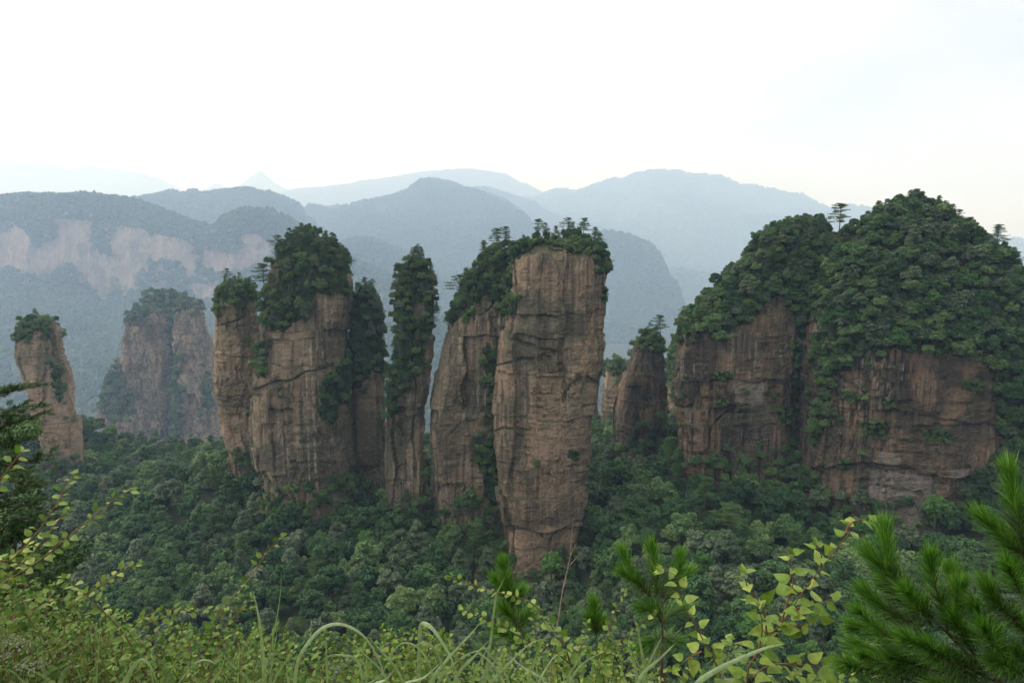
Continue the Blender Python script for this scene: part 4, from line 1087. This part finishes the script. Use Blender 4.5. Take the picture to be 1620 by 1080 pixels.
shrub_thing('heart_leaved_shrub', "smaller heart leaved stem curving up in front of the pine sapling", 'shrub', (1131, 1080, 2.4), [
    ([(1046,902),(1058,904),(1071,914),(1077,940),(1084,964),(1098,984),(1113,1013),(1131,1047),(1140,1100)], 2.4, 2.3, (0, .1)),
    ([(1150,1010),(1140,1020),(1125,1035)], 2.4, 2.4, None),
    ([(1075,1052),(1090,1040),(1110,1030)], 2.4, 2.4, None)],
    'heart', 'leaf_heart', 'stem_red', .062, .026, 5, r0=.0036, taper=.35)
# dead twig
st = MB()
b0 = W(880, 1080, 2.45); b0[2] = GZ
tube(st, stem_line([(907,818),(904,850),(902,880),(896,908),(890,934),(884,975),(878,1012),(870,1090)], 2.45, 2.5, (0, .05)) - b0, .0032, .0009, 5)
tube(st, stem_line([(922,871),(912,882),(902,893)], 2.47, 2.47) - b0, .0014, .0006, 4)
tube(st, stem_line([(913,858),(908,866),(903,878)], 2.47, 2.47) - b0, .0012, .0005, 4)
tube(st, stem_line([(893,905),(895,915),(892,930)], 2.47, 2.47) - b0, .0012, .0006, 4)
o = st.obj('dead_twig', M['stem_dead'], None, True); o.location = b0
tag(o, "bare pale dead twig standing in front of the tallest pillar's foot", 'twig')

# grass
def blade(mb, pts, d, width, rng, dd=0.0):
    pts = np.array(pts, float)[::-1]
    w = W(pts[:, 0], pts[:, 1], np.linspace(d, d + dd, len(pts)))
    c = catmull(w, 10)
    for _ in range(14): c[1:-1] = (c[:-2] + 2 * c[1:-1] + c[2:]) / 4
    n = len(c); t = np.linspace(0, 1, n)
    tg = norm(np.gradient(c, axis=0))
    view = norm(c)
    side = norm(np.cross(tg, view) + rng.normal(size=3) * .25)
    nr = np.cross(side, tg)
    hw = width * .42 * np.minimum(1, (1 - t) ** .75 * 1.5) * np.clip(.6 + t * 2, 0, 1) + .0002
    V = np.stack([c - side * hw[:, None] + nr * hw[:, None] * .35, c, c + side * hw[:, None] + nr * hw[:, None] * .35], 1)
    i = np.arange(n * 3).reshape(n, 3)
    q = np.concatenate([np.stack([i[:-1, k], i[:-1, k + 1], i[1:, k + 1], i[1:, k]], -1) for k in (0, 1)])
    mb.add(V, q)
def tuft(label, blades, seed, extra=0, xr=None, d=2.2):
    rng = np.random.default_rng(seed)
    base = W(np.mean([b[0][-1][0] for b in blades]), 1100, d); base[2] = GZ
    root = empty('grass_tuft', base, label, 'grass', "tufts of broad grass along the rim")
    for pts, wd in blades:
        mb = MB()
        lp = pts[-1]; pts2 = list(pts) + [(lp[0] + (lp[0] - pts[-2][0]) * .2, max(lp[1] + 60, 1150)), (lp[0] + rng.normal() * 12, 1420)]
        blade(mb, pts2, d + rng.normal() * .06, wd, rng, rng.normal() * .06)
        ob = mb.obj('blade', M['grass'], root, True)
        ob.data.transform(__import__('mathutils').Matrix.Translation(-Vector(base)))
    for k in range(extra):
        mb = MB()
        bx = rng.uniform(*xr); tx = bx + rng.normal() * 45; ty = rng.uniform(1000, 1060)
        if rng.uniform() < .88: pts = [(tx, ty), ((bx * .4 + tx * .6), ty + 30), (bx, 1110), (bx, 1420)]
        else:
            s = np.sign(rng.normal()); j_ = rng.uniform(-18, 40); pts = [(bx + s * (95 + j_), 1085 + j_), (bx + s * (66 + j_), ty + 8), (bx + s * (40 + j_ * .6), ty), (bx + s * 14, ty + 28 + j_), (bx, 1120), (bx, 1420)]
        blade(mb, pts, d + rng.normal() * .12, rng.uniform(.007, .014), rng)
        ob = mb.obj('blade', M['grass'], root, True)
        ob.data.transform(__import__('mathutils').Matrix.Translation(-Vector(base)))
tuft("grass tuft arching over in the bottom left corner", [([(33,1052),(50,1060),(68,1070),(82,1085)], .014), ([(130,1084),(124,1062),(114,1053),(103,1060),(95,1082)], .016)], 1, 3, (30, 160))
tuft("single thin upright grass stalk in the bottom left bushes", [([(159,968),(157,1010),(154,1050),(152,1085)], .007)], 2, 0, (140, 170))
tuft("grass tuft with a wide inverted V blade left of the upright blades", [([(250,1082),(240,1056),(228,1043),(214,1050),(198,1082)], .017), ([(347,1032),(343,1042),(343,1060),(344,1085)], .010)], 3, 3, (200, 340))
tuft("grass tuft of tall upright blades standing left of the bottom centre", [([(400,936),(407,962),(413,1000),(417,1045),(419,1085)], .018), ([(445,905),(443,945),(433,1003),(422,1050),(414,1085)], .008), ([(380,1023),(378,1045),(377,1085)], .015), ([(460,1036),(448,1052),(430,1085)], .011), ([(441,975),(435,1020),(425,1085)], .006)], 4, 4, (370, 470))
tuft("grass tuft arching right from the bottom edge beside the red tipped shrub", [([(612,1085),(605,1056),(583,1013),(556,992),(532,986),(508,994),(486,1018),(468,1055)], .014), ([(505,1048),(522,1036),(545,1037),(570,1050)], .011)], 5, 4, (480, 620), 2.1)
tuft("large grass tuft with broad silvery arching blades in the bottom centre", [([(728,1085),(718,1050),(707,1028),(692,1004),(680,990),(668,986),(664,1000),(662,1085)], .018), ([(761,983),(744,1003),(717,1032),(697,1055),(680,1085)], .016), ([(637,1068),(644,1040),(656,1023),(672,1016),(690,1030),(712,1085)], .012), ([(776,1023),(745,1032),(720,1048),(690,1085)], .011)], 6, 6, (610, 760), 2.1)
tuft("grass tuft with a long upright blade rising in front of the sapling", [([(800,910),(790,930),(784,945),(777,1007),(771,1050),(766,1085)], .013), ([(857,1010),(838,1018),(817,1037),(795,1060),(775,1085)], .012), ([(752,1030),(775,1045),(800,1085)], .013)], 7, 4, (740, 860), 2.15)
tuft("grass tuft with broad pale blades leaning right below the pale sprigs", [([(870,997),(860,1012),(850,1033),(843,1055),(836,1085)], .015), ([(893,1028),(875,1040),(862,1060),(850,1085)], .010), ([(957,1030),(935,1040),(915,1056),(900,1085)], .011)], 8, 4, (830, 950), 2.15)
tuft("grass tuft with a tall pointed blade under the pine sapling", [([(1003,970),(1008,990),(1013,1020),(1019,1055),(1023,1085)], .014), ([(994,1026),(1001,1040),(1007,1060),(1009,1085)], .017), ([(985,1072),(1000,1066),(1020,1074),(1040,1090)], .009)], 9, 2, (980, 1040), 2.1)
tuft("single long broad grass blade sweeping up to the right below the heart leaved shrub", [([(1242,1018),(1220,1022),(1197,1030),(1147,1052),(1120,1068),(1098,1088)], .019)], 10, 0, (1090, 1110), 2.0)

# ---- needles
def needles(mb, c, n, length, width, rng, a0=.35, a1=.6, start=0., gather=0.0, tilt=.0):
    """needles set round an axis C, leaning forward, more so towards the tip"""
    c = np.asarray(c, float)
    tg = norm(np.gradient(c, axis=0))
    u = start + (1 - start) * rng.uniform(0, 1, n) ** (1 - gather * .4)
    idx = u * (len(c) - 1); i0 = np.clip(idx.astype(int), 0, len(c) - 2); f = (idx - i0)[:, None]
    p = c[i0] * (1 - f) + c[i0 + 1] * f; t = tg[i0]
    rd = rng.normal(size=(n, 3)); rd = norm(rd - (rd * t).sum(1, keepdims=True) * t)
    al = rng.uniform(a0, a1, n) * (1.2 - .5 * u)
    d = norm(t * np.cos(al)[:, None] + rd * np.sin(al)[:, None])
    L = (length * rng.uniform(.7, 1.1, n))[:, None]
    side = norm(np.cross(d, norm(p + 1e-6) + rng.normal(size=(n, 3)) * .5)) * width / 2
    mid = p + d * L * .55; tip = p + d * L + (-rd * .06 + np.array([0, 0, -tilt])) * L
    V = np.stack([p - side * .7, p + side * .7, mid + side, mid - side, tip], 1)
    k = np.arange(n) * 5
    q = np.stack([k, k + 1, k + 2, k + 3], -1); tr = np.stack([k + 3, k + 2, k + 4], -1)
    mb.add(V.reshape(-1, 3), q, tr)
def shoot(stm, ndl, old, pts, d0, d1, rng, n=260, length=.075, fresh=.62, r0=.004, base=None, budm=None):
    """one leafy shoot, tip first: dense young needles in a brush at the end and looser older ones behind"""
    c = stem_line(pts, d0, d1) - base
    sl = np.concatenate([[0], np.cumsum(np.linalg.norm(np.diff(c, axis=0), axis=1))])
    c = c[sl < max(sl[-1] - .7 * length, .06)]
    tube(stm, c, r0, .0016, 5)
    k = int(len(c) * (1 - fresh))
    needles(ndl, c[k:], int(n * .78), length * 1.12, .0025, rng, .26, .85, 0, .3)
    ct, tg = c[-1], norm(c[-1] - c[-3])
    needles(ndl, np.stack([ct - tg * .02, ct]), n // 6, length * .9, .0021, rng, .08, .6)
    if k > 3: needles(old, c[:k + 2], int(n * .42), length * 1.2, .0022, rng, .5, 1.05, .05, 0, .12)
    if budm is not None: tube(budm, np.stack([ct - tg * .004, ct + tg * .006, ct + tg * .016]), .003, .001, 5)
def young_pine(name, label, loc_px, stems, shoots, seed, n=260, length=.075, dmat='needle'):
    rng = np.random.default_rng(seed)
    base = W(*loc_px); base[2] = GZ
    root = empty(name, base, label, 'pine')
    sm = MB()
    for pts, d0, d1, r, rt in stems:
        tube(sm, stem_line(pts, d0, d1, rt) - base, r, r * .4, 6)
    so = sm.obj('stem', M['stem_brown'], root, True)
    for pts, d0, d1, *nn in shoots:
        a, b, c, e = MB(), MB(), MB(), MB()
        shoot(a, b, c, pts, d0, d1, rng, nn[0] if nn else n, nn[1] if len(nn) > 1 else length, base=base, budm=e)
        so = a.obj('branch', M['stem_brown'], root, True)
        b.obj('needles', M[dmat], so); e.obj('bud', M['cone'], so, True)
        if c.v: c.obj('old_needles', M['needle_old'], so)
    return root
young_pine('pine_sapling', "pine sapling with one upright brush shoot in front of the tallest pillar's foot", (830, 1080, 2.8),
    [([(806,935),(810,965),(830,1010),(835,1060),(840,1110)], 2.8, 2.8, .006, (0, .05))],
    [([(795,872),(797,900),(802,925),(806,950)], 2.8, 2.8, 300), ([(776,902),(786,922),(800,942),(806,955)], 2.8, 2.75, 220), ([(828,918),(824,935),(815,950),(808,962)], 2.8, 2.85, 220),
     ([(780,962),(795,962),(808,975),(822,995)], 2.8, 2.7, 240, .095), ([(846,965),(838,970),(826,985),(822,1000)], 2.8, 2.9, 240, .095), ([(772,1000),(795,1000),(815,1010),(832,1030)], 2.8, 2.7, 220, .095), ([(806,930),(808,945),(812,962)], 2.8, 2.8, 200, .09)], 31)
young_pine('pine_sapling', "taller pine sapling with three upright candle shoots, right of the pale sprigs", (1047, 1080, 2.7),
    [([(1036,942),(1046,970),(1048,1010),(1047,1050),(1046,1100)], 2.7, 2.7, .008, (0, .05))],
    [([(982,859),(988,880),(1007,917),(1030,942)], 2.7, 2.65, 320), ([(1026,846),(1030,868),(1036,890),(1038,925),(1038,945)], 2.7, 2.75, 320), ([(1078,866),(1075,885),(1068,910),(1045,945)], 2.7, 2.7, 300),
     ([(974,896),(988,908),(1010,925),(1030,945)], 2.7, 2.6, 240), ([(1100,893),(1088,905),(1070,925),(1048,955)], 2.7, 2.8, 240), ([(1000,960),(1015,962),(1035,968),(1047,985)], 2.7, 2.6, 230, .10), ([(1092,960),(1078,962),(1060,970),(1048,985)], 2.7, 2.85, 230, .10),
     ([(1085,1018),(1070,1012),(1055,1010),(1048,1005)], 2.7, 2.85, 200, .1), ([(1005,1040),(1020,1020),(1035,1012),(1047,1008)], 2.7, 2.6, 200, .1)], 32)
young_pine('pine_sapling', "little pine shoot between the pale sprigs and the taller sapling", (940, 1080, 2.9),
    [([(942,985),(944,1010),(945,1060),(945,1110)], 2.9, 2.9, .005, (0, .05))],
    [([(938,938),(939,955),(941,975),(943,1000)], 2.9, 2.9, 280), ([(925,965),(932,975),(940,990),(943,1005)], 2.9, 2.85, 160), ([(957,968),(951,978),(945,992),(943,1005)], 2.9, 2.95, 160)], 33)
young_pine('young_pine', "big bright green pine with bristling branches filling the lower right corner", (1560, 1080, 2.2),
    [([(1405,905),(1430,935),(1462,965),(1497,998),(1530,1033),(1562,1070),(1590,1110)], 2.2, 2.3, .010, (.15, .1)),
     ([(1555,905),(1575,945),(1600,980),(1640,1010),(1680,1050)], 2.1, 2.2, .008, (.1, .1)), ([(1612,830),(1625,880),(1645,930),(1680,1010)], 2.1, 2.2, .008, (.1, .1))],
    [([(1362,856),(1378,880),(1400,905),(1440,945),(1475,975)], 2.2, 2.25, 420, .085), ([(1397,812),(1399,835),(1402,865),(1412,905),(1435,938)], 2.2, 2.3, 420, .085), ([(1470,862),(1472,885),(1476,915),(1490,960),(1500,1000)], 2.2, 2.15, 420, .085),
     ([(1524,906),(1518,925),(1512,950),(1510,1000)], 2.2, 2.2, 330, .08), ([(1347,916),(1365,932),(1388,952),(1420,975),(1460,990)], 2.2, 2.3, 380, .085), ([(1341,954),(1362,970),(1392,998),(1430,1015),(1480,1025)], 2.2, 2.1, 380, .085),
     ([(1425,920),(1438,938),(1455,962),(1475,990)], 2.2, 2.1, 360, .09), ([(1318,1050),(1345,1052),(1380,1060),(1440,1075)], 2.2, 2.1, 360, .085), ([(1396,1035),(1420,1042),(1460,1055),(1520,1070)], 2.2, 2.1, 380, .09),
     ([(1593,720),(1597,750),(1604,790),(1612,832),(1625,890)], 2.1, 2.15, 460, .085), ([(1534,798),(1552,815),(1578,842),(1610,870),(1645,905)], 2.1, 2.15, 440, .085), ([(1556,905),(1560,925),(1578,955),(1610,985)], 2.1, 2.1, 400, .085),
     ([(1640,780),(1636,820),(1634,860),(1640,920)], 2.1, 2.1, 420, .085), ([(1590,880),(1598,905),(1615,935),(1650,970)], 2.1, 2.0, 380, .085), ([(1565,1040),(1580,1048),(1605,1060),(1650,1080)], 2.1, 2.0, 380, .09),
     ([(1500,960),(1512,985),(1530,1015),(1548,1050)], 2.2, 2.1, 380, .095), ([(1330,1010),(1360,1020),(1400,1032),(1460,1040)], 2.3, 2.4, 340, .09), ([(1455,1010),(1480,1030),(1510,1050),(1545,1075)], 2.2, 2.0, 380, .095),
     ([(1545,975),(1560,1000),(1580,1030),(1620,1070)], 2.1, 2.0, 380, .095), ([(1360,1082),(1390,1090),(1430,1095),(1480,1100)], 2.2, 2.1, 320, .085), ([(1330,985),(1350,990),(1390,1000),(1440,1015)], 2.3, 2.3, 380, .085), ([(1385,905),(1400,925),(1425,950),(1455,975)], 2.3, 2.3, 380, .085), ([(1500,880),(1505,905),(1515,940),(1530,990)], 2.3, 2.3, 360, .085), ([(1578,820),(1590,850),(1610,890),(1640,940)], 2.2, 2.2, 380, .085), ([(1420,1000),(1445,1015),(1490,1040),(1540,1065)], 2.1, 2.0, 380, .09), ([(1490,1030),(1515,1045),(1550,1065),(1600,1090)], 2.2, 2.1, 380, .09), ([(1530,940),(1545,965),(1570,1000),(1600,1040)], 2.2, 2.1, 380, .09), ([(1600,960),(1612,985),(1630,1010),(1670,1050)], 2.2, 2.1, 380, .09), ([(1600,1020),(1612,1035),(1640,1060),(1680,1090)], 2.2, 2.1, 380, .09), ([(1350,1030),(1375,1040),(1420,1055),(1470,1075)], 2.2, 2.1, 360, .085), ([(1460,1078),(1490,1085),(1530,1095),(1580,1110)], 2.1, 2.0, 320, .09)], 34)
# mid distance pine at the left edge
rng = np.random.default_rng(41)
b0 = W(-70, 1080, 15); b0[2] = float(terrain(b0[0], b0[1])) - .3
root = empty('pine_tree', b0, "tall dark green pine close by, cut off by the left edge of the picture", 'pine tree')
tk = MB(); top = W(-75, 520, 15)
tube(tk, catmull([b0 - b0, (top - b0) * .5 + [.25, 0, 0], top - b0], 12), .28, .05, 8)
tk.obj('trunk', M['bark'], root, True)
lv = [(40,615,0),(38,665,.3),(45,655,-.5),(60,725,.2),(50,760,-.6),(70,760,.6),(50,800,-.3),(100,800,.7),(60,838,.1),(80,868,.8),(110,880,-.4),(105,905,.4),(120,945,1.0),(110,965,0),(130,995,.5),(100,1010,1.2),(90,935,-.7),(60,905,-1),(140,1040,.9),(100,1045,-.5)]
for (tx, ty, dy) in lv:
    br, nd = MB(), MB()
    tip = W(tx, ty, 15 + dy * 1.6) - b0
    f = np.clip((tip[2] - .5) / (top - b0)[2], .05, .95); s0 = (top - b0) * f + [.2, 0, 0]
    c = catmull([s0, s0 * .5 + tip * .5 + [0, 0, .12], tip], 8); tube(br, c, .045, .012, 5)
    for k in range(26):
        u = rng.uniform(.3, 1.0) if k else 1.0
        p = c[int(u * (len(c) - 1))] + np.array([0, rng.normal() * .22, rng.normal() * .04])
        a = rng.uniform(0, 2 * pi); e = p + np.array([cos(a) * .30 + .12, sin(a) * .30, rng.uniform(-.02, .16)])
        tw = catmull([p, (p + e) / 2 + [0, 0, .02], e], 4)
        tube(br, tw, .008, .004, 3)
        needles(nd, tw, 90, .13, .011, rng, .3, 1.0, .15)
    bo = br.obj('branch', M['bark'], root, True); nd.obj('needles', M['needle_dark'], bo)
# dark bushes on the slope under that pine
rng = np.random.default_rng(43)
for i, (bx, by, D, s, lab) in enumerate([(20, 700, 24, 1.2, "glossy leaved bush half hidden behind the near pine's upper branches"), (20, 850, 20, 1.5, "dark bush behind the middle of the near pine at the left edge"), (50, 965, 17, 1.4, "dark rounded bush below the near pine's lowest branches"), (10, 1010, 16, 1.5, "dark bush at the left edge beneath the near pine")]):
    p = W(bx, by, D)
    t0 = empty('shrub', p, lab, 'shrub'); t0.scale = (s, s, s)
    st_, fo_ = bush_model(300 + i, 7000, .036)
    gz = (float(terrain(p[0], p[1])) - p[2]) / s
    tube(st_, catmull([[0, 0, gz - .3], [.1, 0, gz * .5], [0, 0, .2]], 6), .07, .04, 5)
    st_.obj('stem', M['bark'], t0, True); fo_.obj('foliage', M['needle_dark'] if i != 0 else M['leaf_broad'], t0)
# white flower heads
rng = np.random.default_rng(44)
base = W(20, 1080, 2.25); base[2] = GZ
root = empty('flowering_shrub', base, "plant with small clusters of white flowers in the bottom left corner", 'flower')
for (fx, fy) in ((14, 1012), (34, 1018), (8, 1036), (38, 1050), (58, 1052), (-6, 990)):
    st, fl = MB(), MB()
    tube(st, stem_line([(fx, fy), (fx - 4, fy + 30), (fx - 10, 1130)], 2.25, 2.2, (0, .05)) - base, .002, .001, 4)
    c = W(fx, fy, 2.2) - base
    q = c + rng.normal(size=(46, 3)) * [.018, .018, .006]
    leaf_quads(fl, q, norm(np.array([0, -.5, 1.]) + rnd_dir(rng, 46) * .5), np.full(46, .0036), rng, .9)
    so = st.obj('stem', M['stem_brown'], root, True); fl.obj('flower_head', M['flower'], so)

# ------------------------------------------------------------------ haze
mb = MB()
x0, x1, y0, y1, z0, z1 = -24000, 24000, -700, 21300, -1100, 2750
v = [(x, y, z) for z in (z0, z1) for y in (y0, y1) for x in (x0, x1)]
mb.add(v, [(0, 2, 3, 1), (4, 5, 7, 6), (0, 1, 5, 4), (2, 6, 7, 3), (0, 4, 6, 2), (1, 3, 7, 5)])
hm = MT("haze_air")
pv = hm.n("ShaderNodeVolumePrincipled")
pv.inputs['Color'].default_value = (*HAZE_COLOR, 1)
pv.inputs['Density'].default_value = HAZE_DENSITY
pv.inputs['Absorption Color'].default_value = (1, 1, 1, 1)      # the air scatters light and swallows none
pv.inputs['Anisotropy'].default_value = 0.2
ho = hm.n("ShaderNodeOutputMaterial"); hm.l(pv.outputs[0], ho.inputs['Volume'])
tag(mb.obj("haze", hm.m), kind='stuff')
